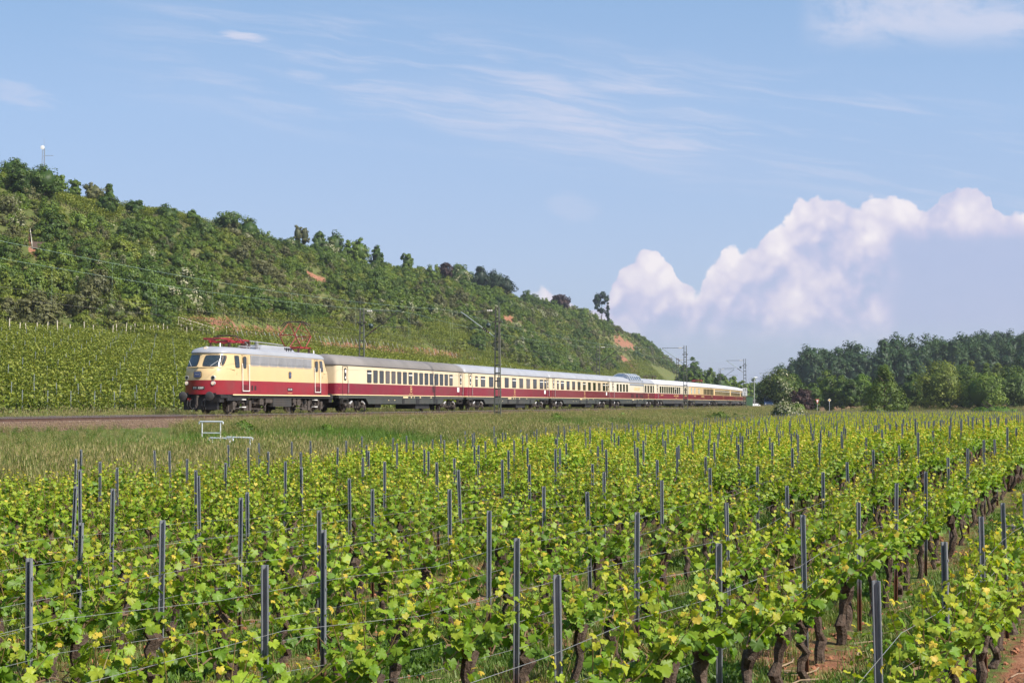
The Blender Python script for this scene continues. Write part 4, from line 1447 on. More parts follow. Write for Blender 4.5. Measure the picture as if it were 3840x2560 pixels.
    def pantograph(xc, up):
        b = MB()
        for s in (1, -1):
            b.bar((xc - 1.0, s * 0.62, 4.32), (xc + 1.0, s * 0.62, 4.32), 0.09)
        for k in (-.8, 0, .8):
            b.bar((xc + k, -.75, 4.32), (xc + k, .75, 4.32), 0.08)
        p = b.build('pantograph', PANRED, e)
        arm, hd_ = MB(), MB()
        if up:
            zt = 5.95
            for s in (1, -1):
                for sg in (1, -1):
                    arm.tube([(xc + sg * .35, s * .6, 4.38), (xc + sg * 1.25, s * .55, 5.12)], 0.035, 5)
                    arm.tube([(xc + sg * 1.25, s * .55, 5.12), (xc + sg * .12, s * .45, zt)], 0.026, 5)
            for sg in (1, -1):
                arm.tube([(xc + sg * 1.25, -.55, 5.12), (xc + sg * 1.25, .55, 5.12)], 0.03, 5)
                arm.tube([(xc + sg * 1.25, .55, 5.12), (xc + sg * .12, -.45, zt)], 0.016, 4)
                arm.tube([(xc + sg * .35, -.6, 4.38), (xc + sg * 1.25, .55, 5.12)], 0.016, 4)
        else:
            zt = 4.6
            for s in (1, -1):
                for sg in (1, -1):
                    arm.tube([(xc + sg * .3, s * .6, 4.40), (xc + sg * 1.75, s * .55, 4.46)], 0.05, 5)
                    arm.tube([(xc + sg * 1.75, s * .55, 4.47), (xc + sg * .1, s * .45, 4.54)], 0.035, 5)
            for sg in (1, -1):
                arm.tube([(xc + sg * 1.75, -.56, 4.46), (xc + sg * 1.75, .56, 4.46)], 0.05, 5)
        arm.build('pantograph_arm', PANRED, p)
        for sg in (.18, -.18):
            hd_.tube([(xc + sg, -1.0, zt - .22), (xc + sg, -.8, zt + .0), (xc + sg, -.5, zt + .1), (xc + sg, .5, zt + .1), (xc + sg, .8, zt), (xc + sg, 1.0, zt - .22)], 0.028, 5)
        hd_.tube([(xc - .18, 0.5, zt + .06), (xc + .18, .5, zt + .06)], 0.03, 4).tube([(xc - .18, -.5, zt + .06), (xc + .18, -.5, zt + .06)], 0.03, 4)
        hd_.build('contact_shoe', principled('shoe_dark', (0.07, 0.03, 0.03), 0.5), p)
        for sx in (-.8, .8):
            for s in (1, -1):
                ins = MB().tube([(xc + sx, s * .62, 3.86), (xc + sx, s * .62, 4.28)], 0.05, 8)
                for k in range(4):
                    ins.tube([(xc + sx, s * .62, 3.95 + k * .085), (xc + sx, s * .62, 3.99 + k * .085)], 0.105, 10)
                ins.build('insulator', BROWNINS, p)
    pantograph(4.6, False)
    pantograph(-4.7, True)
    for x, y in ((2.45, .35), (2.2, -.2), (1.6, .45), (1.55, -.4), (2.9, .2)):
        ins = MB().tube([(x, y, 3.9), (x, y, 4.5)], 0.06, 8)
        for k in range(6):
            ins.tube([(x, y, 3.98 + k * .085), (x, y, 4.02 + k * .085)], 0.13, 10)
        ins.build('roof_insulator', BROWNINS if y != .45 else ALU, e)
    return e


build_engine()
# ------------------------------------------------------------------ catenary masts, wires and other things along the line
MAST = principled('mast_green', (0.085, 0.095, 0.075), 0.7, var=0.25, scale=3, dirt=(0.13, 0.09, 0.06), dirt_amt=0.6)
TUBE = principled('galvanised_tube', (0.30, 0.34, 0.32), 0.5, metal=0.3, var=0.15)
PORC = principled('porcelain', (0.60, 0.56, 0.50), 0.25, var=0.1)
COPPER = principled('green_wire', (0.30, 0.44, 0.38), 0.6, var=0.1)
DWIRE = principled('dark_wire', (0.10, 0.10, 0.095), 0.6, var=0.1)
RAILING = principled('galvanised_railing', (0.60, 0.64, 0.66), 0.45, metal=0.2, var=0.12, scale=8)


def mast(px, off, tip_dir, label, top=10.62, sign=False, weight=False, ext=0.0, arm=3.1):
    x, y, m = on_track(px, off)
    g = landz(x, y)
    n = Vector((1, -m, 0)).normalized() * (1 if off > 0 else -1)      # towards the tracks
    rz = atan2(n.y, n.x)
    t = empty('catenary_mast', (x, y, g - 0.15), rz, label, 'railway mast', 'lattice masts of the overhead line')
    H = top - g + 0.15
    wb, wt = 0.27, 0.15
    for s in (-1, 1):
        leg = MB().bar((s * wb, 0, 0), (s * wt, 0, H), 0.16, 0.07)
        leg.build('leg', MAST, t)
    k = 0
    z = 0.7
    while z < H - 0.3:
        f = z / H
        w = wb + (wt - wb) * f
        r = obj('rung', cached(('rung', round(w, 2)), lambda: MB().box((0, 0, 0), (2 * w, 0.10, 0.10)).mesh('rung', MAST)), t)
        r.location = (0, 0, z)
        z += 0.62
    ca = MB().box((0, 0, H - 1.15), (0.75, 0.22, 0.10)).build('cross_bar', MAST, t)
    if ext:
        MB().tube([(-0.12, .1, 0.0), (-0.12, .1, H + ext)], 0.032, 6).build('earth_tube', MAST, t)
    # cantilever: a level tie above, a slanting strut below, the steady arm
    tie = MB().tube([(wt, 0, H - 0.28), (arm, 0, H - 0.28)], 0.03, 6)
    to = tie.build('top_tie', MAST, t)
    ins = MB()
    for q in range(3):
        ins.ball((wt + 0.35 + q * 0.16, 0, H - 0.28), 0.085, 8, 5)
    ins.build('insulator', PORC, to)
    st = MB().tube([(wt + .1, 0, H - 2.35), (arm, 0, H - 0.30)], 0.04, 6)
    so = st.build('strut', TUBE if off < 0 else MAST, t)
    ins2 = MB()
    for q in range(4):
        a = 0.18 + q * 0.05
        c = Vector((wt + .1, 0, H - 2.35)).lerp(Vector((arm, 0, H - 0.30)), a)
        ins2.ball(c, 0.075, 8, 5)
    ins2.build('insulator', BROWNINS, so)
    MB().tube([(arm * .55, 0, H - 1.55), (arm * .55 + 2.2, 0, H - 1.62)], 0.025, 5).build('steady_arm', MAST, t)
    if weight:
        w_ = MB().ball((wt + .55, .2, H - 1.45), 0.2, 10, 7)
        w_.tube([(wt + .05, 0.1, H - 1.2), (wt + .55, .2, H - 1.35)], 0.02, 4)
        w_.build('pulley', principled('pulley_dark', (0.03, 0.05, 0.05), 0.4), t, True)
    if sign:
        pl = MB().box((0, -0.14 if off > 0 else 0.16, 0), (0.8, 0.02, 1.35))
        sg = pl.build('distance_sign', WHITE, t)
        yy = 0.16
        zc = 1512 - 1458
        sg.location = (0, 0, CZ + (1512 - 1469) / F * y - g + 0.15)
        text('sign_number', '15', 0.62, BLACK, sg, (0, yy + .022, 0.33), SIDE, 0.003)
        text('sign_number', '2', 0.62, BLACK, sg, (0, yy + .022, -0.33), SIDE, 0.003)
    return x, y, t


near_m = [(1865, 'lattice mast on the near side of the track, in front of the second coach', dict(ext=0.35, weight=True)),
          (2570, 'lattice mast on the near side, in front of the first dining car', dict()),
          (2793, 'lattice mast carrying the white sign reading 15 and 2, at the end of the train', dict(sign=True, weight=True)),
          (2896, 'distant lattice mast beyond the train, in front of the blossoming trees', dict())]
far_m = [(1357, 'lattice mast behind the first coach with its arm reaching right', dict(weight=True)),
         (2243, 'lattice mast behind the roof of the third coach', dict()),
         (2541, 'lattice mast behind the first dining car, half hidden', dict()),
         (2699, 'short looking distant mast behind the last coaches', dict()),
         (2857, 'farthest lattice mast, beside the street lamp', dict())]
for px, lb, kw in near_m:
    mast(px, -7.3, 1, lb, **kw)
for px, lb, kw in far_m:
    mast(px, 3.3, 1, lb, **kw)


def wire_line(name, off, zf, ys, r, mat, label, group, drop=None):
    mb = MB()
    pts = [track_pt(y, off, zf(y)) for y in ys]
    mb.tube(pts, r, 4)
    if drop:
        for y in drop[0]:
            mb.tube([track_pt(y, off, zf(y)), track_pt(y, off, drop[1])], 0.0025, 3)
    return mb.build(name, mat, label=label, cat='overhead wire', group=group)


SUP_N = [on_track(p, -7.3)[1] for p, _, _ in near_m]
SUP_F = [on_track(p, 3.3)[1] for p, _, _ in far_m]
SUP_N = [SUP_N[0] - 66] + SUP_N
SUP_F = [SUP_F[0] - 66] + SUP_F


def sag(sup):
    def f(y):
        for a, b in zip(sup[:-1], sup[1:]):
            if a <= y <= b:
                t = (y - a) / (b - a)
                return 10.34 - 4 * 0.78 * t * (1 - t)
        return 10.2
    return f


for off, sup, nm in ((-4.0, SUP_N, 'nearer'), (0.0, SUP_F, 'farther')):
    ysm = np.arange(max(40, sup[0] - 20), sup[-1], 3.0)
    dr = [y for y in np.arange(sup[0] + 4, sup[-1], 9.0)]
    wire_line('messenger_wire', off, sag(sup), ysm, 0.0055, COPPER, 'upper carrying wire with droppers above the %s track' % nm, 'overhead wires', (dr, RAIL + 5.5))
    wire_line('contact_wire', off, lambda y: RAIL + 5.5, ysm, 0.007, DWIRE, 'lower contact wire above the %s track' % nm, 'overhead wires')

# guard railings and concrete steps on the bank
def railing(pts_px, d, label, mid=True):
    """pts_px: photo spots of the two post tops, then of their feet"""
    (xa, ya), (xb, yb), foot = pts_px
    A = Vector(((xa - 1920) / F * d, d, CZ + (1512 - ya) / F * d))
    B = Vector(((xb - 1920) / F * d, d - 0.25, CZ + (1512 - yb) / F * d))
    dirv = (B - A).normalized()
    t = empty('guard_railing', (A.x, A.y, foot), 0, label, 'railing', 'galvanised guard railings on the bank')
    o = Vector((A.x, A.y, foot))
    mb = MB()
    a2, b2 = A - dirv * 0.14, B + dirv * 0.12
    mb.tube([a2 - o + Vector((0, 0, -.1)), a2 - o + Vector((0, 0, -0.02)), a2 - o + dirv * .04, b2 - o - dirv * .04, b2 - o + Vector((0, 0, -0.02)), b2 - o + Vector((0, 0, -.1))], 0.034, 7)
    mb.build('handrail', RAILING, t, True)
    for p in (A, B):
        g = landz(p.x, p.y)
        MB().tube([p - o, Vector((p.x, p.y, g - 0.2)) - o], 0.027, 7).build('post', RAILING, t, True)
    if mid:
        h = Vector((0, 0, -0.5))
        MB().tube([A + h - o, B + h - o], 0.024, 7).build('mid_rail', RAILING, t, True)


railing(((760, 1580), (833, 1580), 1.0), 63.0, 'upper galvanised guard railing on the grassy bank below the engine')
railing(((798, 1641), (871, 1642), 0.6), 60.5, 'lower galvanised railing left of its pair, in front of the concrete step')
railing(((862, 1638), (944, 1640), 0.4), 60.0, 'lower galvanised railing beside the leafy bush, right of its pair')
stp = empty('concrete_steps', (-12.9, 62.0, 0.9), 0.1, 'weathered concrete steps half buried in the grassy bank', 'steps')
CONC2 = principled('weathered_concrete', (0.46, 0.40, 0.30), 0.95, var=0.3, scale=6, dirt=(0.26, 0.2, 0.13), dirt_amt=0.7, bump=0.6)
for k in range(3):
    zz = CZ + (1512 - 1668 - k * 24) / F * 62
    MB().box((0, -k * 0.42, zz - 0.9), (0.78, 0.42, 0.17)).build('step', CONC2, stp)

# ------------------------------------------------------------------ leaves and plants
def leaf_outline(full=True):
    if full:
        half = [(0.0, -0.18), (0.10, -0.34), (0.25, -0.41), (0.38, -0.37), (0.48, -0.24), (0.43, -0.09), (0.53, -0.01), (0.57, 0.15), (0.49, 0.23), (0.45, 0.36), (0.33, 0.35), (0.28, 0.47), (0.15, 0.52), (0.0, 0.64)]
    else:
        half = [(0.0, -0.18), (0.38, -0.38), (0.45, -0.06), (0.56, 0.15), (0.34, 0.36), (0.0, 0.62)]
    return half + [(-x, y) for x, y in half[::-1][1:-1]]


def leaf_verts(rg, full=True):
    o = np.array(leaf_outline(full))
    o = o * (1 + 0.08 * rg.normal(size=o.shape))
    r = np.hypot(o[:, 0], o[:, 1])
    bend, fold = rg.uniform(0.25, 0.9), rg.uniform(0.1, 0.5)
    z = -bend * r * r + fold * np.abs(o[:, 0]) + 0.07 * rg.normal(size=len(o))
    V = np.concatenate([[[0, 0, 0.03]], np.column_stack([o, z])])
    n = len(o)
    T = np.array([(0, 1 + i, 1 + (i + 1) % n) for i in range(n)])
    return V, T


def basis(nrm, tip):
    """columns: across, along the leaf, normal"""
    z = nrm / np.linalg.norm(nrm)
    y = tip - z * tip.dot(z)
    y = y / (np.linalg.norm(y) + 1e-9)
    x = np.cross(y, z)
    return np.stack([x, y, z], 1)


def wander(p, h, rg, wob=0.05, n=6):
    pts = [Vector(p)]
    dx, dy = rg.normal() * 0.1, rg.normal() * 0.1
    for i in range(1, n + 1):
        t = i / n
        pts.append(Vector((p[0] + dx * t + rg.normal() * wob * (0.4 + t * 0.3), p[1] + dy * t + rg.normal() * wob * 0.6, p[2] + h * t)))
    return pts


def vine_plan(seed, dense=1.0, lmin=0.30, lmax=0.76, nb=8):
    """trunk, canes, shoots and a list of leaves of one vine; local x runs along the row"""
    rg = np.random.default_rng(seed)
    tr = MB()
    hh = rg.uniform(0.62, 0.74)
    pts = wander((0, 0, -0.08), hh + 0.08, rg, 0.045, 7)
    R = rg.uniform(0.042, 0.060)
    rr = [R * 1.25, R * 1.05, R * 0.9, R * 1.0, R * 0.85, R * 1.0, R * 1.2, R * 1.35]
    rr = [r * rg.uniform(0.85, 1.2) for r in rr]
    tr.tube(pts, rr, 7)
    top = pts[-1]
    for k in range(3):
        a = rg.uniform(0, 6.28)
        tr.tube([top + Vector((0, 0, -0.05)), top + Vector((0.10 * cos(a), 0.06 * sin(a), 0.06))], [R * 1.1, R * 0.6], 6)
    cn, sh = MB(), MB()
    leaves = []
    bases = []
    for s in (-1, 1):
        cane = [top, top + Vector((s * 0.16, rg.normal() * .03, 0.16)), top + Vector((s * 0.36, rg.normal() * .04, 0.17)), top + Vector((s * 0.6, rg.normal() * .04, 0.07))]
        cn.tube(cane, [0.014, 0.011, 0.009, 0.006], 5)
        for t in np.linspace(0.05, 0.98, nb):
            i = min(int(t * 3), 2)
            f = t * 3 - i
            bases.append(cane[i].lerp(cane[i + 1], f))
    for b in bases:
        L = rg.uniform(lmin, lmax)
        side = rg.normal() * 0.34
        lean = rg.normal() * 0.18
        p = Vector(b)
        P = [p]
        n = 7
        for i in range(1, n + 1):
            t = i / n
            P.append(Vector((b[0] + lean * t, b[1] + side * (t ** 0.8) * (1 - 0.25 * t), b[2] + L * t * (1 - 0.12 * abs(side)))))
        sh.tube(P, [0.006, 0.0055, 0.005, 0.0045, 0.004, 0.0035, 0.003, 0.002], 4, cap=False)
        nl = int((5 + L * 11) * dense)
        for i in range(nl):
            t = (i + 0.3 + 0.4 * rg.random()) / nl
            k = min(int(t * n), n - 1)
            q = P[k].lerp(P[k + 1], t * n - k)
            az = rg.uniform(0, 2 * pi)
            size = (0.118 - 0.074 * t ** 1.6) * rg.uniform(0.75, 1.25)
            pet = size * rg.uniform(0.4, 0.9)
            out = np.array([cos(az), sin(az), 0.0])
            pos = np.array(q) + out * pet + np.array([0, 0, -0.02 + 0.03 * t])
            nrm = np.array([0, 0, 1.0]) * rg.uniform(0.35, 1.1) + out * rg.uniform(0.2, 0.9) + rg.normal(size=3) * 0.28
            tip = out * rg.uniform(0.5, 1.0) + np.array([0, 0, -rg.uniform(0.2, 1.0)])
            tone = np.clip(0.30 + 0.40 * t ** 1.3 + rg.normal() * 0.10 + (0.22 if t > 0.86 else 0), 0.03, 1.0)
            if size > 0.085:
                tone = min(tone, 0.66)
            leaves.append((pos, basis(nrm, tip), size, tone))
    # a few big old leaves hanging round the head
    for k in range(int(9 * dense) if nb > 6 else 5):
        az = rg.uniform(0, 2 * pi)
        out = np.array([cos(az), sin(az), 0.0])
        pos = np.array(top) + out * rg.uniform(0.08, 0.3) + np.array([rg.normal() * 0.2, 0, rg.uniform(-0.12, 0.15)])
        leaves.append((pos, basis(out * 0.8 + np.array([0, 0, 0.7]) + rg.normal(size=3) * 0.3, out * .5 + np.array([0, 0, -0.9])), rg.uniform(0.09, 0.13), np.clip(rg.normal() * 0.12 + 0.22, 0, 1)))
    return tr, cn, sh, leaves


def merged_leaves(leaves, rg, full=False, scale=1.0):
    shapes = [leaf_verts(rg, full) for _ in range(6)]
    Vs, Ts, tn = [], [], []
    b = 0
    for pos, B, size, tone in leaves:
        V, T = shapes[rg.integers(0, 6)]
        Vs.append((V * size * scale) @ B.T + pos)
        Ts.append(T + b)
        tn.append(np.full(len(T), tone))
        b += len(V)
    return np.concatenate(Vs), np.concatenate(Ts), np.concatenate(tn)


NV = 6
VP = [vine_plan(100 + i) for i in range(NV)] + [vine_plan(150 + i, 0.95, 0.20, 0.60, 6) for i in range(NV)]
VM = []
for i, (tr, cn, sh, lv) in enumerate(VP):   # the second half: the airier vines of the front
    V, T, tn = merged_leaves(lv, np.random.default_rng(300 + i))
    VM.append((tr.mesh('vine_trunk', VBARK, True), cn.mesh('vine_canes', CANE), sh.mesh('vine_shoots', SHOOT), mesh_from('vine_foliage', V, [T], VINE, tone=tn)))
# whole vines in one mesh for the mass beyond
VALL = []
for i in range(NV):
    tr, cn, sh, lv = VP[i]
    V, T, tn = merged_leaves(lv, np.random.default_rng(300 + i), scale=1.12)
    tv = np.array(tr.v)
    tq = [list(f) for f in tr.f if len(f) == 4]
    me = mesh_from('vine', np.concatenate([V, tv]), [T, np.array(tq) + len(V)], [VINE, VBARK], np.concatenate([np.zeros(len(T), int), np.ones(len(tq), int)]), np.concatenate([tn, np.zeros(len(tq))]))
    VALL.append(me)
# single leaves for the vines close by: four tones, three shapes each
LEAF = []
for q, tone in enumerate((0.12, 0.30, 0.46, 0.62, 0.80, 0.97)):
    row = []
    for k in range(3):
        V, T = leaf_verts(np.random.default_rng(500 + q * 5 + k), True)
        row.append(mesh_from('leaf', V, [T], VINE, tone=np.full(len(T), tone)))
    LEAF.append((tone, row))

# ------------------------------------------------------------------ the near vineyard
RA = radians(24.0)
rc, rs = cos(RA), sin(RA)


def row_pt(u, v):
    return u * rc + v * rs, -u * rs + v * rc


POST = principled('post_zinc', (0.20, 0.215, 0.235), 0.42, metal=0.3, var=0.15, scale=5)
if True:
    w = NT(POST.node_tree)
    b_ = w.n['Principled BSDF']
    link = b_.inputs['Base Color'].links[0].from_socket
    tc = w.node('ShaderNodeTexCoord').outputs['Object']
    zz = w.node('ShaderNodeSeparateXYZ', {0: tc}).outputs[2]
    rnd = w.node('ShaderNodeObjectInfo').outputs['Random']
    f = w.mapr(w.m('ADD', w.m('ADD', zz, w.m('MULTIPLY', rnd, 0.4)), w.m('MULTIPLY', w.noise(tc, 20, 3), 0.35)), 1.0, 0.62)
    w.l.new(w.mix(f, link, (0.13, 0.055, 0.03)), b_.inputs['Base Color'])


def post_meshes(h=1.78):
    # open channel profile with rolled lips, its hollow towards the camera side
    prof = [(-0.028, -0.016), (-0.021, -0.020), (-0.020, 0.010), (-0.007, 0.016), (0.007, 0.016), (0.020, 0.010), (0.021, -0.020), (0.028, -0.016),
            (0.030, -0.022), (0.0235, -0.026), (0.0165, -0.024), (0.0155, 0.006), (0.006, 0.0105), (-0.006, 0.0105), (-0.0155, 0.006), (-0.0165, -0.024), (-0.0235, -0.026), (-0.030, -0.022)]
    mb = MB()
    mb.loft([[(x, y, z) for x, y in prof] for z in (-0.25, 0.5, h)])
    body = mb.mesh('post', POST)
    hk = MB()
    for z in (0.72, 0.95, 1.2, 1.42, 1.62):
        if z < h - 0.05:
            for s in (-1, 1):
                hk.box((s * 0.031, -0.004, z), (0.006, 0.014, 0.022))
    return body, hk.mesh('hook', POST)


PBODY, PHOOK = post_meshes()
HAND = {  # posts read off the photograph: row, place along it, height
    (0, 0): (10.0, 1.77), (0, 1): (13.05, 1.78), (0, 2): (16.5, 1.76),
    (1, 0): (9.46, 1.78), (1, 1): (12.7, 1.72), (1, 2): (15.9, 1.77),
    (2, 0): (9.03, 1.78), (2, 1): (12.2, 1.78), (2, 2): (15.0, 1.76), (2, 3): (18.0, 1.74),
    (3, 0): (8.96, 1.78), (3, 1): (12.0, 1.76), (3, 2): (15.15, 1.74),
    (4, 1): (11.77, 1.78)}
HU = {(0, 0): -1.69, (0, 1): -1.62, (0, 2): -1.67, (1, 0): -3.84, (1, 1): -3.59, (1, 2): -3.5, (2, 0): -6.02, (2, 1): -5.39, (2, 3): -4.96, (3, 0): -8.22, (3, 1): -7.34, (3, 2): -7.05, (4, 1): -9.12}
HL = {(0, 0): 'nearest grey steel post on the right, thick and cut off by the lower edge', (0, 1): 'second post of the rightmost row, in front of the open alley', (0, 2): 'third post of the rightmost row, beside the knotted old vines',
      (1, 0): 'steel post just right of the middle with a yellow leafed shoot in front', (1, 1): 'tall post in the second row from the right, left of two dark trunks', (1, 2): 'post standing beside the thick gnarled trunk in the second row',
      (2, 0): 'thick steel post near the lower edge, left of the red earth patch', (2, 1): 'long bare steel post left of the middle one, foot hidden in grass', (2, 3): 'post whose foot stands in the trunks of the third row',
      (3, 0): 'wide steel post at the far left of the front row', (3, 1): 'narrow post above the second steel post from the left', (3, 2): 'tall post whose rusty foot shows on the red earth', (4, 1): 'post between the two leftmost posts of the front'}


def row_u(k):
    return -1.66 - 1.86 * k


def row_bend(k, v):
    """the rows are not ruled lines: they follow the posts that were set by eye"""
    ks = [(v_, HU[q]) for q, (v_, _) in HAND.items() if q[0] == k and q in HU]
    if not ks:
        return row_u(k)
    ks.sort()
    vv = [a for a, _ in ks]
    return float(np.interp(v, vv + [vv[-1] + 12], [b for _, b in ks] + [row_u(k)]))


def ok_spot(x, y, margin=0.0):
    return y > 5.5 and -0.40 * y - 1.5 < x < 0.40 * y + 1.5 and side_c(np.array([x]), np.array([y]))[0] < -21.0 + margin and y < 262


def nth(n):
    w_ = ['first', 'second', 'third', 'fourth', 'fifth', 'sixth', 'seventh', 'eighth', 'ninth', 'tenth', 'eleventh', 'twelfth']
    if n < 12:
        return w_[n]
    n += 1
    return '%d%s' % (n, 'th' if 10 < n % 100 < 14 else {1: 'st', 2: 'nd', 3: 'rd'}.get(n % 10, 'th'))


posts, vines = [], []
for k in range(0, 75):
    v = 2.0
    if k < 5:
        v0 = HAND.get((k, 0), (8.6, 0))[0]
    else:
        v0 = 9 + rng.uniform(-1.5, 1.5)
    pv = [v0 + 3.2 * j + rng.normal() * 0.15 for j in range(-3, 110)]
    for (kk, j), (hv, _) in HAND.items():
        if kk == k:
            pv[j + 3] = hv
    for j, vv in enumerate(pv):
        key = (k, j - 3)
        u = HU.get(key, row_bend(k, vv))
        x, y = row_pt(u, vv)
        if ok_spot(x, y) and j - 3 >= (0 if k < 5 else -3):
            posts.append((x, y, HAND.get(key, (0, 1.78 + rng.normal() * 0.06))[1], HL.get(key), k))
    vv = 3.0 + rng.uniform(0, 1)
    while vv < 330:
        u = row_bend(k, vv)
        x, y = row_pt(u + rng.normal() * 0.04, vv)
        if ok_spot(x, y, -0.3) and y > 8.2 and rng.random() > 0.04:
            vines.append((x, y, k))
        vv += 1.12 + rng.normal() * 0.1
posts.sort(key=lambda p: p[1])
vines.sort(key=lambda p: p[1])


def in_view(x, y, m=0.02):
    return abs(x) < (0.36 + m) * y


vis_p = [p for p in posts if in_view(p[0], p[1])]
rest_p = [p for p in posts if not in_view(p[0], p[1])] + vis_p[300:]
cnt_p = {}
for x, y, h, lb, k in vis_p[:300]:
    cnt_p[k] = cnt_p.get(k, -1) + 1
    z = landz(x, y)
    o = empty('trellis_post', (x, y, z), rng.normal() * 0.12, lb or '%s grey steel post from the front in the %s vine row from the right' % (nth(cnt_p[k]), nth(k)), 'post', 'steel posts of the front vineyard')
    o.rotation_euler = (rng.normal() * 0.010, rng.normal() * 0.012 - 0.008, -0.2 + rng.normal() * 0.25)
    o.scale = (1, 1, h / 1.78)
    obj('channel', PBODY, o)
    obj('hook', PHOOK, o, kind='stuff')
rp = np.array([(x, y, landz(x, y)) for x, y, h, lb, k in rest_p])
scatter('distant_posts', rp, np.stack([rng.normal(0, .02, len(rp)), rng.normal(0, .03, len(rp)), rng.uniform(-.5, .1, len(rp))], 1), np.stack([np.ones(len(rp)), np.ones(len(rp)), rng.normal(1.0, 0.06, len(rp))], 1), np.zeros(len(rp), int), [PBODY], 'grey posts of the rows farther back in the vineyard', 'posts')

vis_v = [p for p in vines if in_view(p[0], p[1] + 1.0, 0.0)]
sel = vis_v[:300]
ids = set(id(p) for p in sel)
rest_v = [p for p in vines if id(p) not in ids]
NEAR_LEAF = 42
protos = []
for i in range(2 * NV):
    t, c_, s_, f_ = VM[i]
    protos.append((t, c_, s_, f_))
cnt_v = {}
for n_, (x, y, k) in enumerate(sel):
    i = int(rng.integers(0, NV)) + (NV if n_ < 95 else 0)
    z = landz(x, y)
    rz = pi / 2 - RA + (pi if rng.random() < 0.5 else 0) + rng.normal() * 0.1
    sc = rng.uniform(0.9, 1.12)
    cnt_v[k] = cnt_v.get(k, -1) + 1
    r = empty('grape_vine', (x, y, z), rz, '%s leafy grape vine from the front in the %s row from the right' % (nth(cnt_v[k]), nth(k)), 'grape vine', 'vines of the front vineyard')
    r.scale = (sc, sc, sc)
    t, c_, s_, f_ = protos[i]
    obj('trunk', t, r)
    obj('cane', c_, r)
    obj('shoot', s_, r)
    if n_ < NEAR_LEAF:
        for pos, B, size, tone in VP[i][3]:
            q = min(range(6), key=lambda a: abs(LEAF[a][0] - tone - rng.normal() * 0.04))
            l = obj('leaf', LEAF[q][1][int(rng.integers(0, 3))], r)
            M = Matrix([[*(B[a] * size), pos[a]] for a in range(3)] + [[0, 0, 0, 1]])
            l.matrix_local = M
    else:
        obj('foliage', f_, r, kind='stuff')
rv = np.array([(x, y, landz(x, y)) for x, y, k in rest_v])
n = len(rv)
scatter('distant_vines', rv, np.stack([np.zeros(n), np.zeros(n), pi / 2 - RA + rng.integers(0, 2, n) * pi + rng.normal(0, .12, n)], 1), rng.uniform(0.9, 1.15, n), rng.integers(0, NV, n), VALL, 'bright green vine rows farther back in the front vineyard', 'vines')

# trellis wires of the first rows
WIRE = principled('trellis_wire', (0.42, 0.43, 0.43), 0.4, metal=0.6, var=0.1)
for k in range(0, 7):
    vs = [vv for vv in np.arange(6.0, 46, 1.6)]
    for h, nm in ((0.74, 'lowest'), (0.98, 'second'), (1.25, 'third')):
        pts = []
        for a, vv in enumerate(vs):
            x, y = row_pt(row_bend(k, vv), vv)
            pts.append((x, y, landz(x, y) + h + 0.02 * sin(vv * 1.9 + k) + 0.015 * rng.normal()))
        MB().tube(pts, 0.0021, 4, cap=False).build('trellis_wire', WIRE, label='%s trellis wire of row %s counted from the right alley' % (nm, ['one', 'two', 'three', 'four', 'five', 'six', 'seven'][k]), cat='wire', group='wires of the front vineyard')

# ------------------------------------------------------------------ grasses
def tuft(seed, n, h, spread, w, mat, heads=False, tone=(0.1, 0.6)):
    rg = np.random.default_rng(seed)
    V, Q, T, tn = [], [], [], []
    for i in range(n):
        a = rg.uniform(0, 2 * pi)
        r = spread * sqrt(rg.random())
        p = np.array([r * cos(a), r * sin(a), -0.02])
        b = rg.uniform(0, 2 * pi)
        dirv = np.array([cos(b), sin(b), 0])
        acr = np.array([-sin(b), cos(b), 0]) * w * rg.uniform(0.6, 1.2)
        hh = h * rg.uniform(0.5, 1.15)
        lean = rg.uniform(0.15, 0.85) * hh
        p1 = p + dirv * lean * 0.3 + np.array([0, 0, hh * 0.55])
        p2 = p + dirv * lean + np.array([0, 0, hh])
        k = len(V)
        V += [p - acr / 2, p + acr / 2, p1 + acr * 0.4, p1 - acr * 0.4, p2]
        tone_ = rg.uniform(min(tone), max(tone))
        T += [(k, k + 1, k + 2), (k, k + 2, k + 3), (k + 3, k + 2, k + 4)]
        tn += [tone_] * 3
        if heads and rg.random() < 0.24:
            k = len(V)
            q = p2 + np.array([0, 0, 0.02])
            V += [q - acr * 1.1, q + acr * 1.1, q + dirv * 0.03 + np.array([0, 0, 0.13])]
            T += [(k, k + 1, k + 2)]
            tn += [rg.uniform(0.75, 1.0)]
    return mesh_from('tuft', np.array(V), [np.array(T)], mat, tone=np.array(tn))


def weed(seed, n, R, size, mat, tone=(0.1, 0.9)):
    rg = np.random.default_rng(seed)
    d = rg.normal(size=(n, 3))
    d /= np.linalg.norm(d, axis=1)[:, None]
    d[:, 2] = np.abs(d[:, 2])
    P = d * R * rg.uniform(0.5, 1.0, (n, 1)) * np.array([1, 1, 0.9])
    return cards(P, d + 0.5 * rg.normal(size=(n, 3)), size * rg.uniform(0.7, 1.3, n), rg.uniform(*tone, n), mat, rg, 'weed')


def card_arrays(P, N, S, rg):
    n = len(P)
    N = N / np.linalg.norm(N, axis=1)[:, None]
    t = rg.normal(size=(n, 3))
    X = np.cross(N, t)
    X /= np.linalg.norm(X, axis=1)[:, None]
    Y = np.cross(N, X)
    s = S[:, None]
    a = P - X * s * 0.5
    b = P + Y * s * 0.33 + N * s * 0.10
    c = P + X * s * 0.5
    d = P - Y * s * 0.33 + N * s * 0.10
    V = np.stack([a, b, c, d], 1).reshape(-1, 3)
    i = np.arange(n) * 4
    T = np.concatenate([np.stack([i, i + 2, i + 1], 1), np.stack([i, i + 3, i + 2], 1)])
    return V, T


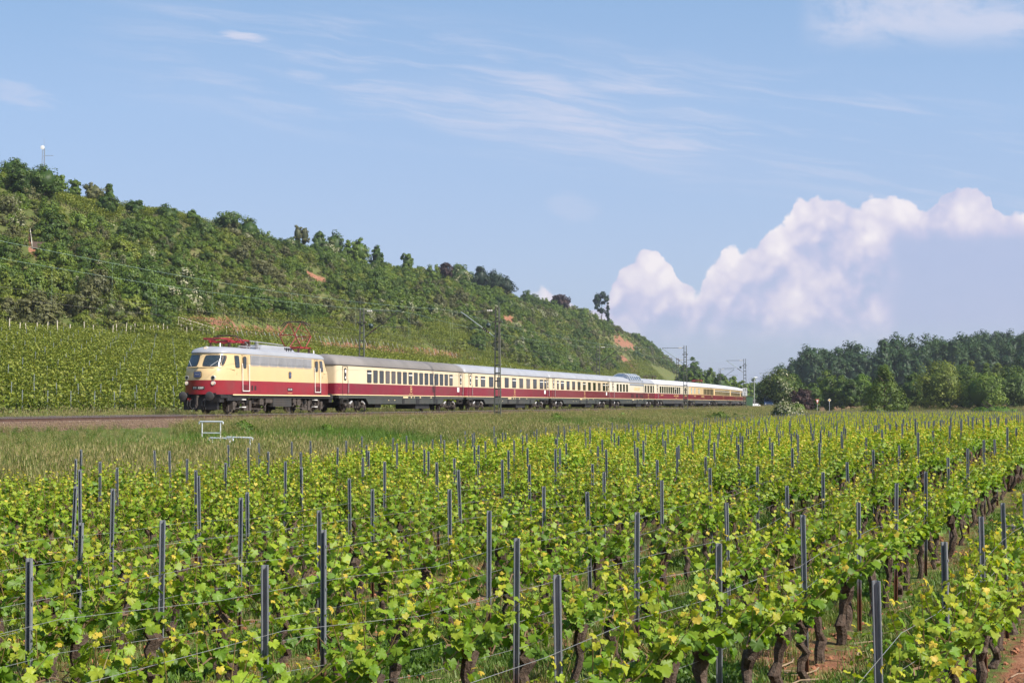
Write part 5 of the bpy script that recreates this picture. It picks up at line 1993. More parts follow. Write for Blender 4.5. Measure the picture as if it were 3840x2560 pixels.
def cards(P, N, S, tone, mat, rg, name):
    V, T = card_arrays(P, N, S, rg)
    return mesh_from(name, V, [T], mat, tone=np.concatenate([tone, tone]))


TALL = [tuft(i, 44, 0.75, 0.30, 0.014, GRASS, True, (0.05, 0.72)) for i in range(3)] + [tuft(10 + i, 44, 0.62, 0.30, 0.014, LUSH, False, (0.1, 0.9)) for i in range(2)] + [tuft(20 + i, 30, 0.85, 0.28, 0.012, DRYG, True, (0.2, 0.9)) for i in range(2)] + [weed(30, 60, 0.35, 0.13, LUSH)]
# bank between the nearer track and the vineyard, thinning out in number with distance
P, I, S = [], [], []
N_ = 46000
yy = 28 + (300 - 28) * rng.random(N_ * 2) ** 1.9
oo = rng.uniform(-21.5, -6.3, N_ * 2)
m = track_m(yy)
nn = np.sqrt(1 + m * m)
X, Y = track_x(yy) - oo / nn, yy + oo * m / nn
keep = (np.abs(X) < 0.40 * Y + 2) & (Y > 22)
patch = np.sin(X * 0.35 + 1.0) * np.sin(Y * 0.23) + 0.6 * np.sin(X * 0.11 - Y * 0.17 + 2.0) + 0.3 * rng.normal(size=len(X))
# bare ballast shoulder shows on the left between the grass
px, _ = proj(X, Y, land(X, Y))
bare = (oo > -9.4) & (px < 700) & (px > -50) & (rng.random(len(X)) < np.where((px > 350) & (px < 640), 0.80, 0.45))
keep &= ~bare
X, Y, oo, patch = X[keep][:N_], Y[keep][:N_], oo[keep][:N_], patch[keep][:N_]
Z = land(X, Y)
r_ = rng.random(len(X))
I = np.where(oo > -9.5, np.where(r_ < 0.35, rng.integers(5, 7, len(X)), rng.integers(0, 3, len(X))), np.where(patch > 0.35, np.where(r_ < 0.75, rng.integers(3, 5, len(X)), 7), np.where(patch > -0.1, np.where(r_ < 0.4, rng.integers(3, 5, len(X)), rng.integers(0, 3, len(X))), np.where(r_ < 0.8, rng.integers(0, 3, len(X)), rng.integers(5, 7, len(X))))))
px, _ = proj(X, Y, Z)
S = rng.uniform(0.6, 1.15, len(X)) * np.interp(-oo, [6.3, 8.5, 12, 16], [0.6, 0.65, 0.9, 1.15]) * (1 + 0.0015 * (Y - 50).clip(0, 200))
S = S * np.where((px < 680) & (oo > -12.5), 0.62, 1.0)
scatter('bank_grass', np.stack([X, Y, Z], 1), np.stack([np.zeros(len(X)), np.zeros(len(X)), rng.uniform(0, 6.28, len(X))], 1), S, I, TALL, 'long seeding grass and weeds on the railway bank', 'grass')
# grass strip between the train and the vineyard on the hill, and tufts among the rails
N_ = 9000
yy = 50 + 270 * rng.random(N_) ** 1.5
oo = np.where(rng.random(N_) < 0.8, rng.uniform(2.9, 11.0, N_), rng.uniform(-2.6, -1.4, N_))
m = track_m(yy)
nn = np.sqrt(1 + m * m)
X, Y = track_x(yy) - oo / nn, yy + oo * m / nn
Z = np.where(oo < 0, 2.15, land(X, Y))
I = np.where(rng.random(N_) < 0.6, rng.integers(0, 3, N_), rng.integers(5, 7, N_))
scatter('trackside_grass', np.stack([X, Y, Z], 1), np.stack([np.zeros(N_), np.zeros(N_), rng.uniform(0, 6.28, N_)], 1), rng.uniform(0.6, 1.1, N_) * np.where(oo < 0, 0.45, 1.0), I, TALL, 'dry seeding grass along and between the tracks', 'grass')

# short grass and weeds on the vineyard floor
SHORT = [tuft(40 + i, 34, 0.13, 0.17, 0.011, LUSH, False, (0.0, 0.8)) for i in range(2)] + [tuft(50 + i, 30, 0.14, 0.17, 0.011, GRASS, False, (0.2, 0.9)) for i in range(2)] + [tuft(60, 26, 0.09, 0.18, 0.011, DRYG, False, (0.1, 0.8)), weed(61, 44, 0.14, 0.06, LUSH, (0.0, 0.6))]
N_ = 90000
d_ = 6.5 + 43 * rng.random(N_) ** 0.75
xx = rng.uniform(-0.40, 0.42, N_) * d_
yy = d_
u = rc * xx - rs * yy
ph = np.abs(((u + 1.66 + 186.0) / 1.86) % 1.0 - 0.5)        # .5 under the vines, 0 in mid alley
den = sstep(0.44, 0.16, ph) * 0.70 + 0.07
clump = np.sin(xx * 1.7 + yy * 0.9) * np.sin(xx * 0.6 - yy * 1.4 + 1) + 0.5 * np.sin(xx * 0.4 + yy * 0.5)
keep = (rng.random(N_) < den * np.clip(0.80 + 0.5 * clump, 0.10, 1.0)) & (side_c(xx, yy) < -19)
keep &= ~((u > -1.55) & (rng.random(N_) < 0.93))              # bare red strip beyond the rightmost row
xx, yy, clump = xx[keep], yy[keep], clump[keep]
n = len(xx)
r_ = rng.random(n)
I = np.where(clump > 0.35, np.where(r_ < 0.6, rng.integers(0, 2, n), 5), np.where(clump > -0.3, np.where(r_ < 0.55, rng.integers(2, 4, n), rng.integers(0, 2, n)), np.where(r_ < 0.5, 4, rng.integers(2, 4, n))))
scatter('vineyard_grass', np.stack([xx, yy, land(xx, yy)], 1), np.stack([np.zeros(n), np.zeros(n), rng.uniform(0, 6.28, n)], 1), rng.uniform(0.55, 1.25, n), I, SHORT, 'rough grass and weeds growing between the vine rows', 'grass')

# clods of red earth and prunings between the rows
EARTH = principled('red_clod', (0.27, 0.12, 0.068), 0.97, var=0.45, scale=9, spec=0.1)
cl = []
for i in range(3):
    mb = MB().ball((0, 0, 0), 1.0, 6, 4)
    mb.v = [tuple(Vector(v) * (0.7 + 0.5 * random.random())) for v in mb.v]
    cl.append(mb.mesh('clod', EARTH))
N_ = 9000
d_ = 7 + 26 * rng.random(N_)
xx = rng.uniform(-0.38, 0.40, N_) * d_
u = rc * xx - rs * d_
ph = np.abs(((u + 1.66 + 186.0) / 1.86) % 1.0 - 0.5)
keep = (ph > 0.24) | (u > -1.6)
xx, d_ = xx[keep], d_[keep]
n = len(xx)
scatter('earth_clods', np.stack([xx, d_, land(xx, d_)], 1), rng.uniform(0, 6.28, (n, 3)), 0.012 + 0.035 * rng.random(n) ** 2.5, rng.integers(0, 3, n), cl, 'crumbled red earth under the vines', 'soil')
twig = MB().tube([(-0.2, 0, 0.01), (0.0, 0.03, 0.02), (0.2, -0.02, 0.012)], 0.006, 4).mesh('pruning', principled('dry_pruning', (0.34, 0.24, 0.16), 0.9, var=0.3))
n = 500
d_ = 8 + 24 * rng.random(n)
xx = rng.uniform(-0.2, 0.40, n) * d_
scatter('vine_prunings', np.stack([xx, d_, land(xx, d_) + 0.02], 1), np.stack([np.zeros(n), np.zeros(n), rng.uniform(0, 6.28, n)], 1), rng.uniform(0.5, 1.4, n), np.zeros(n, int), [twig], 'dry vine prunings scattered on the ground', 'prunings')
# one grey stone at the edge of the red strip
st = MB().ball((0, 0, 0), 1.0, 10, 7)
st.v = [(v[0] * 0.26 * random.uniform(.9, 1.1), v[1] * 0.18, v[2] * 0.14 * random.uniform(.9, 1.1)) for v in st.v]
h_ = hit(3790, 1999, 8, 60)
so = st.build('field_stone', principled('grey_stone', (0.14, 0.125, 0.115), 0.95, var=0.3, bump=0.6), None, True, label='dark grey stone on the red earth right of the last row', cat='stone')
so.location = (h_[0], h_[1], h_[2] + 0.07)
# ------------------------------------------------------------------ trees and shrubs
def crown(seed, W, H, n_clump, per, size, mat, shape='round', blossom=0.0, base=0.0, jitter=0.2, core=True):
    """leaf clumps spread through a crown W wide and H high standing on z = base"""
    rg = np.random.default_rng(seed)
    Ps, Ns, Ss, Ts = [], [], [], []
    k = 0
    bumps = rg.uniform(0.72, 1.12, 9)
    while k < n_clump:
        d = rg.normal(size=3)
        d /= np.linalg.norm(d)
        r = rg.uniform(0.45, 1.0) ** 0.5
        az = (math.atan2(d[1], d[0]) / (2 * pi) % 1.0) * 9
        lump = bumps[int(az)] * (1 - az % 1) + bumps[(int(az) + 1) % 9] * (az % 1)
        p = d * r
        zf = (p[2] + 1) / 2
        if shape == 'round':
            q = np.array([p[0] * W / 2 * lump, p[1] * W / 2 * lump, base + H * zf])
        elif shape == 'bush':
            zf = abs(p[2])
            q = np.array([p[0] * W / 2 * lump, p[1] * W / 2 * lump, base + H * (0.04 + 0.9 * zf) * (0.8 + 0.3 * (lump - 0.7))])
        elif shape == 'tall':
            w_ = (0.55 + 0.45 * sin(pi * min(1, zf * 1.1))) * (1 - 0.55 * max(0, zf - 0.55) / 0.45)
            q = np.array([p[0] * W / 2 * lump * w_, p[1] * W / 2 * lump * w_, base + H * zf])
        elif shape == 'cone':
            zf = rg.random() ** 1.35
            lay = float(np.clip((round(zf * 9) + rg.normal() * 0.12) / 9, 0, 0.98))
            rad = W / 2 * (1 - lay) ** 0.85 * (0.35 + 0.65 * rg.random() ** 0.6)
            a = rg.uniform(0, 2 * pi)
            q = np.array([cos(a) * rad, sin(a) * rad, base + H * lay * 0.97 + 0.05 * rad])
        elif shape == 'pine':
            if p[2] < -0.1 and rg.random() < 0.75:
                continue
            q = np.array([p[0] * W / 2 * lump, p[1] * W / 2 * lump, base + H * (0.22 + 0.39 * (p[2] + 1))])
        cr = rg.uniform(0.11, 0.21) * min(W, H * 1.3) * (0.9 if shape != 'cone' else 0.55)
        dd = rg.normal(size=(per, 3))
        dd /= np.linalg.norm(dd, axis=1)[:, None]
        dd[:, 2] = dd[:, 2] * 0.75 + 0.18
        rr = rg.uniform(0.55, 1.05, (per, 1))
        Pq = q + dd * rr * cr
        out = (q - np.array([0, 0, base + H * 0.4]))
        out = out / (np.linalg.norm(out) + 1e-6)
        Ps.append(Pq)
        Ns.append(dd + out * 0.6 + jitter * rg.normal(size=(per, 3)) + np.array([0, 0, 0.15]))
        Ss.append(size * rg.uniform(0.6, 1.4, per))
        ct = rg.uniform(0.28, 0.74)
        if blossom and rg.random() < blossom:
            t = np.where(rg.random(per) < 0.45, rg.uniform(0.8, 1.0, per), rg.uniform(0.1, 0.65, per))
        else:
            t = np.clip(ct + rg.normal(size=per) * 0.09, 0.0, 0.69 if blossom else 1.0)
        Ts.append(t)
        k += 1
    P, N, S, T = np.concatenate(Ps), np.concatenate(Ns), np.concatenate(Ss), np.concatenate(Ts)
    P[:, 2] = np.maximum(P[:, 2], 0.02)
    V, F3 = card_arrays(P, N, S, rg)
    T = np.concatenate([T, T])
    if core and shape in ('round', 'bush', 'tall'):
        # dark ball blocking the view through the crown, inner shade set in its tone
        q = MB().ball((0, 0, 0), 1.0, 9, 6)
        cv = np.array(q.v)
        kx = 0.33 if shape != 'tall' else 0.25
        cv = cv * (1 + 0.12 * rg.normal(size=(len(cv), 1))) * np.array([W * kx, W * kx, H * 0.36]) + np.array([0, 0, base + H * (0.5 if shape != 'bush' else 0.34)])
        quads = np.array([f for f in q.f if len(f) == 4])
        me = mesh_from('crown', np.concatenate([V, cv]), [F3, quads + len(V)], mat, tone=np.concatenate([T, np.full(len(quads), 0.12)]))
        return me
    return mesh_from('crown', V, [F3], mat, tone=T)


def trunk_mesh(seed, H, r, spread, n=5, mat=None):
    rg = np.random.default_rng(seed)
    mb = MB()
    pts = [Vector((rg.normal() * 0.03 * H * i / 4, rg.normal() * 0.03 * H * i / 4, H * i / 4 * 0.75 - (0.25 if i == 0 else 0))) for i in range(5)]
    mb.tube(pts, [r * 1.3, r, r * .8, r * .55, r * .25], 7)
    for k in range(n):
        b = pts[1 + k % 3].lerp(pts[2 + k % 3], rg.random() * .8)
        a = rg.uniform(0, 6.28)
        l = spread * rg.uniform(0.6, 1.0)
        mb.tube([b, b + Vector((cos(a) * l * .5, sin(a) * l * .5, l * .45)), b + Vector((cos(a) * l, sin(a) * l, l * .75))], [r * .45, r * .3, r * .1], 5)
    return mb.mesh('trunk', mat or BARK, True)


def plant_tree(px, py, wpx, hpx, mat, shape, label, cat='tree', name='tree', d=None, seed=0, clumps=70, per=22, size=None, blossom=0.0, group=None, lift=0.0):
    """a tree whose foot shows at photo spot (px, py) and that measures wpx by hpx photo pixels"""
    if d is None:
        h = hit(px, py)
        x, y, z = h
    else:
        y = d
        x = (px - 1920) / F * d
        z = landz(x, y)
    W, H = wpx / F * y, hpx / F * y
    top = CZ + (1512 - (py - hpx)) / F * y
    if d is not None:
        H = max(top - z, 0.6)
    size = size or max(0.13, 1.8 / 1422 * y)
    per = int(per * 2.2)
    name = {'bush': 'bush', 'tree': name}.get(cat, name)
    o = empty(name, (x, y, z - 0.05), 0, label, cat, group)
    lo = 0.0 if shape in ('bush', 'cone') else H * lift
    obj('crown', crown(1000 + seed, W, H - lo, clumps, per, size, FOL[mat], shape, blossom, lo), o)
    obj('trunk', trunk_mesh(2000 + seed, H * (0.9 if shape != 'bush' else 0.5), max(0.05, W * 0.025), W * 0.3), o)
    return o


# --- single trees along the crest of the hill (foot, width, height in photo pixels)
CREST = [
    (40, 668, 100, 85, 'dark', 'round', 'dark leafy tree on the crest at the far left edge'),
    (75, 730, 90, 120, 'dark', 'round', 'bulky dark tree just below the crest left of the radio mast'),
    (152, 672, 90, 52, 'dark', 'round', 'dark tree around the foot of the radio mast'),
    (165, 730, 120, 110, 'dark', 'round', 'broad dark tree on the slope under the radio mast'),
    (216, 690, 34, 44, 'mid', 'round', 'small upright tree on the crest right of the radio mast'),
    (270, 695, 38, 40, 'mid', 'round', 'small open tree standing free on the bare crest'),
    (345, 725, 75, 50, 'dull', 'round', 'low round greyish tree on the crest'),
    (402, 745, 48, 62, 'dark', 'tall', 'upright green tree on the crest beside the grey round one'),
    (400, 800, 68, 76, 'dark', 'round', 'dark tree below the crest at the edge of the pale meadow'),
    (512, 800, 60, 50, 'dark', 'round', 'dark bushy tree at the left end of the crest vineyard'),
    (630, 830, 75, 60, 'dark', 'round', 'broad dark tree cutting into the crest vineyard'),
    (722, 835, 46, 50, 'dark', 'round', 'single dark tree on the crest at the end of the vineyard'),
    (850, 860, 100, 70, 'dark', 'round', 'wide dark tree group on the crest above the stairs'),
    (930, 880, 80, 70, 'dark', 'round', 'dark tree on the crest right of the wide group'),
    (1195, 930, 60, 68, 'dark', 'tall', 'ragged dark tree on the crest beside the two thin pale ones'),
    (1250, 945, 66, 78, 'dark', 'round', 'dense dark tree in the middle of the crest'),
    (1303, 935, 32, 42, 'mid', 'tall', 'small pointed tree on the crest in the middle'),
    (1345, 950, 66, 58, 'mid', 'round', 'broad tree on the crest next to the pointed one'),
    (1412, 985, 52, 70, 'dark', 'tall', 'upright dark tree on the crest right of the middle'),
    (1525, 985, 40, 42, 'mid', 'round', 'small lone tree on the crest above the masts'),
    (1665, 1040, 52, 55, 'purple', 'round', 'reddish brown tree on the crest'),
    (1720, 1045, 90, 55, 'dark', 'round', 'flat dark tree clump on the crest above the red slope'),
    (1800, 1050, 70, 55, 'pine', 'tall', 'dark spiky conifer on the crest'),
    (1850, 1075, 80, 60, 'pine', 'tall', 'second dark conifer lower on the crest'),
    (1895, 1095, 80, 60, 'pine', 'tall', 'dark conifer at the lower end of the dark crest row'),
    (2098, 1150, 60, 46, 'purple', 'round', 'dark purple bushy tree on the falling crest'),
    (2258, 1154, 62, 56, 'pine', 'pine', 'lone umbrella shaped pine on the bare end of the crest'),
    (2280, 1155, 12, 26, 'pine', 'tall', 'thin dark tree close to the lone pine'),
]
for i, (px, py, wp, hp, m_, sh, lb) in enumerate(CREST):
    h = hit(px, py + 4)
    dd = None
    if h is None:
        # on the skyline: stand it on the crest
        dd = None
        t = np.geomspace(100, 1300, 3000)
        gx = (px - 1920) / F * t
        _, gy_ = proj(gx, t, land(gx, t))
        dd = float(t[int(np.argmin(gy_))])
    if sh != 'pine':
        wp *= 1.25
        py += 10
        hp += 8
    plant_tree(px, py, wp, hp, m_, sh, lb, 'tree', 'pine_tree' if m_ == 'pine' else 'crest_tree', d=dd, seed=i, clumps=34, per=26, lift=0.12 if sh == 'pine' else 0.0)


def crest_dist(px):
    t = np.geomspace(100, 1300, 3000)
    gx = (px - 1920) / F * t
    _, gy_ = proj(gx, t, land(gx, t))
    return float(t[int(np.argmin(gy_))])


# two thin, nearly leafless trees on the crest
for px, hp, lb in ((1112, 55, 'thin nearly bare tree on the crest, left one of the pair'), (1140, 52, 'thin pale tree with sparse leaves on the crest, right one of the pair')):
    dd = crest_dist(px)
    o = plant_tree(px, 895, 42, hp, 'dull', 'round', lb, 'tree', 'bare_tree', d=dd, seed=px, clumps=16, per=9, lift=0.3)

# radio mast on the crest
dd = crest_dist(153)
bx_, by_ = (153 - 1920) / F * dd, dd
bz_ = landz(bx_, by_)
zt_ = CZ + (1512 - 552) / F * dd
t_ = empty('radio_mast', (bx_, by_, bz_), 0, 'slender lattice radio mast with a white dish on the left end of the crest', 'radio mast')
mb = MB()
Hm = zt_ - bz_
for s in ((-.45, -.45), (.45, -.45), (0, .5)):
    mb.tube([(s[0], s[1], 0), (s[0] * .5, s[1] * .5, Hm)], 0.07, 4)
GREYM = principled('mast_grey', (0.30, 0.33, 0.37), 0.5, metal=0.3)
mb.build('leg', GREYM, t_, kind='stuff')
br = MB()
for k in range(14):
    z0, z1 = Hm * k / 14, Hm * (k + 1) / 14
    s = 1 if k % 2 else -1
    br.bar((-s * .42 * (1 - k / 30), -.4 * (1 - k / 30), z0), (s * .42 * (1 - k / 30), -.4 * (1 - k / 30), z1), 0.05)
br.build('lattice_brace', GREYM, t_, kind='stuff')
MB().tube([(0, -.6, Hm + .1), (0, -1.0, Hm + .1), (0, -1.05, Hm + .1)], [0.25, 0.48, 0.08], 14).build('dish', WHITE, t_, True)
MB().bar((0, 0, Hm - 1.6), (2.2, 0, Hm - 1.6), 0.1).build('side_arm', GREYM, t_)
MB().tube([(0, 0, Hm), (0, 0, Hm + 2.2)], 0.035, 4).build('aerial', GREYM, t_)

# --- shrubs on the steep slope
SHR = []
kinds = [('dark', 0), ('dark', 0), ('dark', 0), ('mid', 0), ('mid', 0), ('mid', 0), ('light', 0), ('light', 0), ('dull', 0), ('dull', 0), ('blossom', 0.5), ('blossom', 0.8)]
for i, (m_, bl) in enumerate(kinds):
    SHR.append(crown(3000 + i, 4.2, 3.1 + 0.9 * (i % 3), 30, 70, 0.28, FOL[m_], 'bush' if i % 3 else 'round', bl, core=False))
GX, GA = np.meshgrid(np.arange(84, 190, 2.7), np.arange(-90, 1130, 2.7))
ws_ = GX.ravel() + rng.normal(0, 1.0, GX.size)
as_ = GA.ravel() + rng.normal(0, 1.0, GX.size)
X = -12.5 + as_ * 0.314 - ws_ * 0.949
Y = 97.7 + as_ * 0.949 + ws_ * 0.314
Z = land(X, Y)
px, py = proj(X, Y, Z)
keep = (Y > 60) & (px > -260) & (px < 2980) & ~inpoly(px, py - 6, HILL_TOP) & ~in_meadow(px, py, 28.0)
for p in SOIL:
    for dy in ((0, 14, 28, 42) if p is not SOIL[-1] else (0, 10)):
        keep &= ~inpoly(px, py - dy, p)
keep &= ~(inpoly(px, py, [(2270, 1170), (2330, 1172), (2440, 1290), (2400, 1330), (2260, 1290), (2180, 1240)]) & (rng.random(len(X)) < 0.5))
keep &= ~inpoly(px, py, [(2180, 1140), (2340, 1150), (2345, 1182), (2180, 1166)])
thick = np.sin(X * 0.045 + 1) * np.sin(Y * 0.037) + 0.7 * np.sin(X * 0.11 - Y * 0.06) + 0.4 * rng.normal(size=len(X))
keep &= (rng.random(len(X)) < np.where(thick > -0.3, 0.80, 0.38))
X, Y, Z, px, py, thick = [q[keep] for q in (X, Y, Z, px, py, thick)]
n = len(X)
low_ = (py > 1090 - 0.0 * px) & (px < 700)
r_ = rng.random(n)
K = np.where(thick > 0.45, np.where(r_ < 0.6, rng.integers(0, 3, n), rng.integers(3, 6, n)), np.where(thick > -0.25, np.where(r_ < 0.55, rng.integers(3, 6, n), np.where(r_ < 0.80, rng.integers(6, 8, n), rng.integers(0, 3, n))), np.where(r_ < 0.55, rng.integers(8, 10, n), rng.integers(6, 8, n))))
bl = (rng.random(n) < np.where((py > 0.09 * px + 980) & (py < 1240), 0.13, 0.03))
K = np.where(bl, rng.integers(10, 12, n), K)
S = np.clip(np.exp(rng.normal(-0.40, 0.36, n)), 0.35, 1.5) * np.where(low_, 1.4, 1.0) * np.where(thick > 0.6, 1.2, 1.0)
S = S * np.where(Y > 600, 0.95, 1.0)
rz_ = rng.uniform(0, 6.28, n)
inv = (px > -20) & (px < 2960)
show = np.where(inv, S / Y, 0)
order = np.argsort(-show)
big = order[:300]
LBS = {0: 'dark green shrub on the steep hillside above the railway', 1: 'mid green shrub on the steep hillside above the railway', 2: 'pale green shrub on the steep hillside above the railway', 3: 'dry greyish shrub on the steep hillside', 4: 'shrub with white blossom on the hillside'}
GRS = {0: 'dark green hillside shrubs', 1: 'mid green hillside shrubs', 2: 'pale green hillside shrubs', 3: 'dry hillside shrubs', 4: 'white flowering hillside shrubs'}
cls = lambda k: 0 if k < 3 else 1 if k < 6 else 2 if k < 8 else 3 if k < 10 else 4
ZON = [(330, 'at the far left of the hill'), (640, 'left of the hill stairs'), (900, 'straight above the engine'), (1250, 'above the raised pantograph'), (1550, 'above the first coach'), (1870, 'left of the front lattice mast'), (2260, 'right of the front lattice mast'), (9999, 'on the bare end of the hill')]
for i in big:
    c_ = cls(int(K[i]))
    zn = next(t for p_, t in ZON if px[i] < p_)
    zh = 'low' if py[i] > skyline(px[i]) * 0.35 + 1240 * 0.65 else 'high' if py[i] < skyline(px[i]) * 0.75 + 1240 * 0.25 else 'halfway up'
    o = obj('hillside_shrub', SHR[int(K[i])], None, '%s, %s' % (LBS[c_].replace('on the steep hillside', zh + ' on the hillside').replace(' above the railway', '').replace('on the hillside', zh + ' on the hillside') if c_ == 4 else LBS[c_].replace('on the steep hillside', zh + ' on the hillside').replace(' above the railway', ''), zn), 'shrub', GRS[c_])
    o.location = (X[i], Y[i], Z[i] - 0.3)
    o.rotation_euler = (0, 0, rz_[i])
    o.scale = (S[i], S[i], S[i] * rng.uniform(0.85, 1.2))
rest = order[300:]
scatter('hillside_scrub', np.stack([X[rest], Y[rest], Z[rest] - 0.3], 1), np.stack([np.zeros(len(rest)), np.zeros(len(rest)), rz_[rest]], 1), S[rest], K[rest], SHR, 'dense scrub covering the steep hillside', 'scrub')
# low herbs and grass between the shrubs
HERB = [weed(70 + i, 70, 1.1, 0.42, FOL[m_], (0.1, 0.9)) for i, m_ in enumerate(('mid', 'light', 'dull', 'dull', 'blossom'))]
n = 26000
wsx = rng.uniform(86, 186, n)
asx = -90 + 1200 * rng.random(n) ** 1.25
X = -12.5 + asx * 0.314 - wsx * 0.949
Y = 97.7 + asx * 0.949 + wsx * 0.314
Z = land(X, Y)
px, py = proj(X, Y, Z)
keep = (Y > 60) & (px > -260) & (px < 2900) & ~inpoly(px, py - 4, HILL_TOP) & ~in_meadow(px, py)
for p in SOIL:
    keep &= ~(inpoly(px, py, p) & (rng.random(n) < 0.97))
X, Y, Z = X[keep], Y[keep], Z[keep]
n = len(X)
scatter('hillside_herbs', np.stack([X, Y, Z - 0.1], 1), np.stack([np.zeros(n), np.zeros(n), rng.uniform(0, 6.28, n)], 1), rng.uniform(0.5, 1.2, n), np.where(rng.random(n) < 0.04, 4, rng.integers(0, 4, n)), HERB, 'grass and low herbs between the hillside shrubs', 'undergrowth')

# --- the vineyard on the lower slope behind the railway
HV = []
for i in range(4):
    rg = np.random.default_rng(800 + i)
    n = 64
    P = np.stack([rg.uniform(-0.65, 0.65, n), rg.normal(0, 0.12, n), rg.uniform(0.42, 1.32, n)], 1)
    N = rg.normal(size=(n, 3)) * 0.7 + np.array([0, 0, 0.8])
    V, T = card_arrays(P, N, rg.uniform(0.16, 0.27, n), rg)
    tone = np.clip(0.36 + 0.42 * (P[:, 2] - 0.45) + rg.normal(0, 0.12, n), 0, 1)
    tb = MB().tube([(0, 0, -.1), (0.03, 0, 0.7)], 0.04, 5)
    tv = np.array(tb.v)
    tq = [f for f in tb.f if len(f) == 4]
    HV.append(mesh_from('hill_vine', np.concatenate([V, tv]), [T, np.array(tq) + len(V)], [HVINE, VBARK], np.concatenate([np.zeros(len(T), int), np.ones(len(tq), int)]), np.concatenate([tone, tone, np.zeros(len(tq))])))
ROWS_A = np.arange(-70, 760, 2.4)
WW = np.arange(11.5, 212, 0.95)
A_, W_ = np.meshgrid(ROWS_A, WW)
A_ = A_.ravel() + rng.normal(0, 0.04, A_.size)
W_ = W_.ravel() + rng.normal(0, 0.1, W_.size)
X = -12.5 + A_ * 0.314 - W_ * 0.949
Y = 97.7 + A_ * 0.949 + W_ * 0.314
Z = land(X, Y)
px, py = proj(X, Y, Z)
top_v = in_meadow(px, py, 3.0) & (W_ > 140)
keep = (Y > 45) & (px > -150) & (px < 2680) & (inpoly(px, py, HILL_TOP) | top_v) & (side_c(X, Y) > 10.5)
# bare red banks between the terraces
for p in SOIL[7:9]:
    keep &= ~inpoly(px, py, p)
for p in SOIL[9:11]:
    keep &= ~(inpoly(px, py, p) & (rng.random(len(X)) < 0.5))
thin = inpoly(px, py, [(640, 1178), (1000, 1200), (1300, 1250), (1800, 1330), (1800, 1372), (1150, 1345), (640, 1290)])
keep &= ~(thin & (rng.random(len(X)) < 0.22))
keep &= ~((Y > 330) & (rng.random(len(X)) < 0.25))
X, Y, Z = X[keep], Y[keep], Z[keep]
n = len(X)
up_ = atan2(0.314, -0.949)
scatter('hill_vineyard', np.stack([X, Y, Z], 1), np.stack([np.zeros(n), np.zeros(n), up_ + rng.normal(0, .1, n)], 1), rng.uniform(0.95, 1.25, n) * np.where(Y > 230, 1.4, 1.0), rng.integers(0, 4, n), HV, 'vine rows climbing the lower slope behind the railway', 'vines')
# its posts: pale wooden end posts along the top edge, thin steel ones along the foot
PALE = principled('pale_wood', (0.50, 0.45, 0.36), 0.9, var=0.25)
endm = MB().bar((0, 0, -0.3), (0.0, 0, 2.3), 0.11).mesh('end_post', PALE)
for k, pxx in enumerate([33, 72, 98, 138, 176, 216, 260, 317, 351, 422, 437, 470, 490, 504, 541, 562, 578, 594, 612, 626, 680, 700, 720, 760, 800, 848, 884, 906]):
    h = hit(pxx, 1262 - (0 if pxx < 610 else 2) + 0.012 * pxx)
    if h:
        o = obj('end_post', endm, None, '%s pale wooden end post from the left at the upper edge of the hill vineyard' % nth(k), 'post', 'pale end posts above the hill vineyard')
        o.location = h
        o.rotation_euler = (rng.normal() * .03, rng.normal() * .03, rng.random())
        o.scale = (1, 1, rng.uniform(0.8, 1.1))
steel = MB().bar((0, 0, -0.3), (0.0, 0, 1.9), 0.04).mesh('row_post', POST2 if 'POST2' in globals() else principled('hill_post_zinc', (0.27, 0.30, 0.30), 0.5, metal=0.3))
cnt_r = {}
for a in np.arange(-60.4, 60, 2.4):
    for w0 in (12.0, 16.5):
        X = -12.5 + a * 0.314 - w0 * 0.949
        Y = 97.7 + a * 0.949 + w0 * 0.314
        if side_c(np.array([X]), np.array([Y]))[0] < 10.5:
            continue
        px_, _ = proj(X, Y, 2)
        if -30 < px_ < 760:
            cnt_r[w0] = cnt_r.get(w0, -1) + 1
            o = obj('row_post', steel, None, '%s thin post from the left at the foot of the hill vineyard, %s line' % (nth(cnt_r[w0]), 'front' if w0 < 14 else 'rear'), 'post', 'thin posts at the foot of the hill vineyard')
            o.location = (X, Y, landz(X, Y))
            o.rotation_euler = (rng.normal() * .03, rng.normal() * .03, 0)
slant = MB().bar((0, 0, -0.3), (0.0, 0, 1.9), 0.085).mesh('row_post', principled('slant_post_zinc', (0.46, 0.49, 0.48), 0.5, metal=0.2))
# slanting row-end posts of the red terrace above the first coach
for k in range(62):
    pxx = 905 + k * 17
    if pxx > 1960:
        break
    pyy = np.interp(pxx, [905, 1150, 1400, 1700, 1960], [1288, 1296, 1312, 1352, 1412])
    h = hit(pxx, pyy)
    if h:
        o = obj('row_post', slant, None, '%s slanting grey end post from the left on the red terrace above the coaches' % nth(k), 'post', 'slanting end posts of the terrace vineyard')
        o.location = h
        o.rotation_euler = (0.12, -0.32, 0)
        o.scale = (1, 1, 1.35)
more = []
for a in np.arange(-60.4, 420, 4.8):
    for w0 in np.arange(22, 90, 6.0):
        more.append((a, w0))
more = np.array(more)
X = -12.5 + more[:, 0] * 0.314 - more[:, 1] * 0.949
Y = 97.7 + more[:, 0] * 0.949 + more[:, 1] * 0.314
Z = land(X, Y)
px, py = proj(X, Y, Z)
k_ = inpoly(px, py, HILL_TOP)
n = int(k_.sum())
scatter('hill_vineyard_posts', np.stack([X[k_], Y[k_], Z[k_]], 1), rng.normal(0, .03, (n, 3)), np.ones(n) * 0.95, np.zeros(n, int), [steel], 'thin grey posts within the hill vineyard', 'posts')

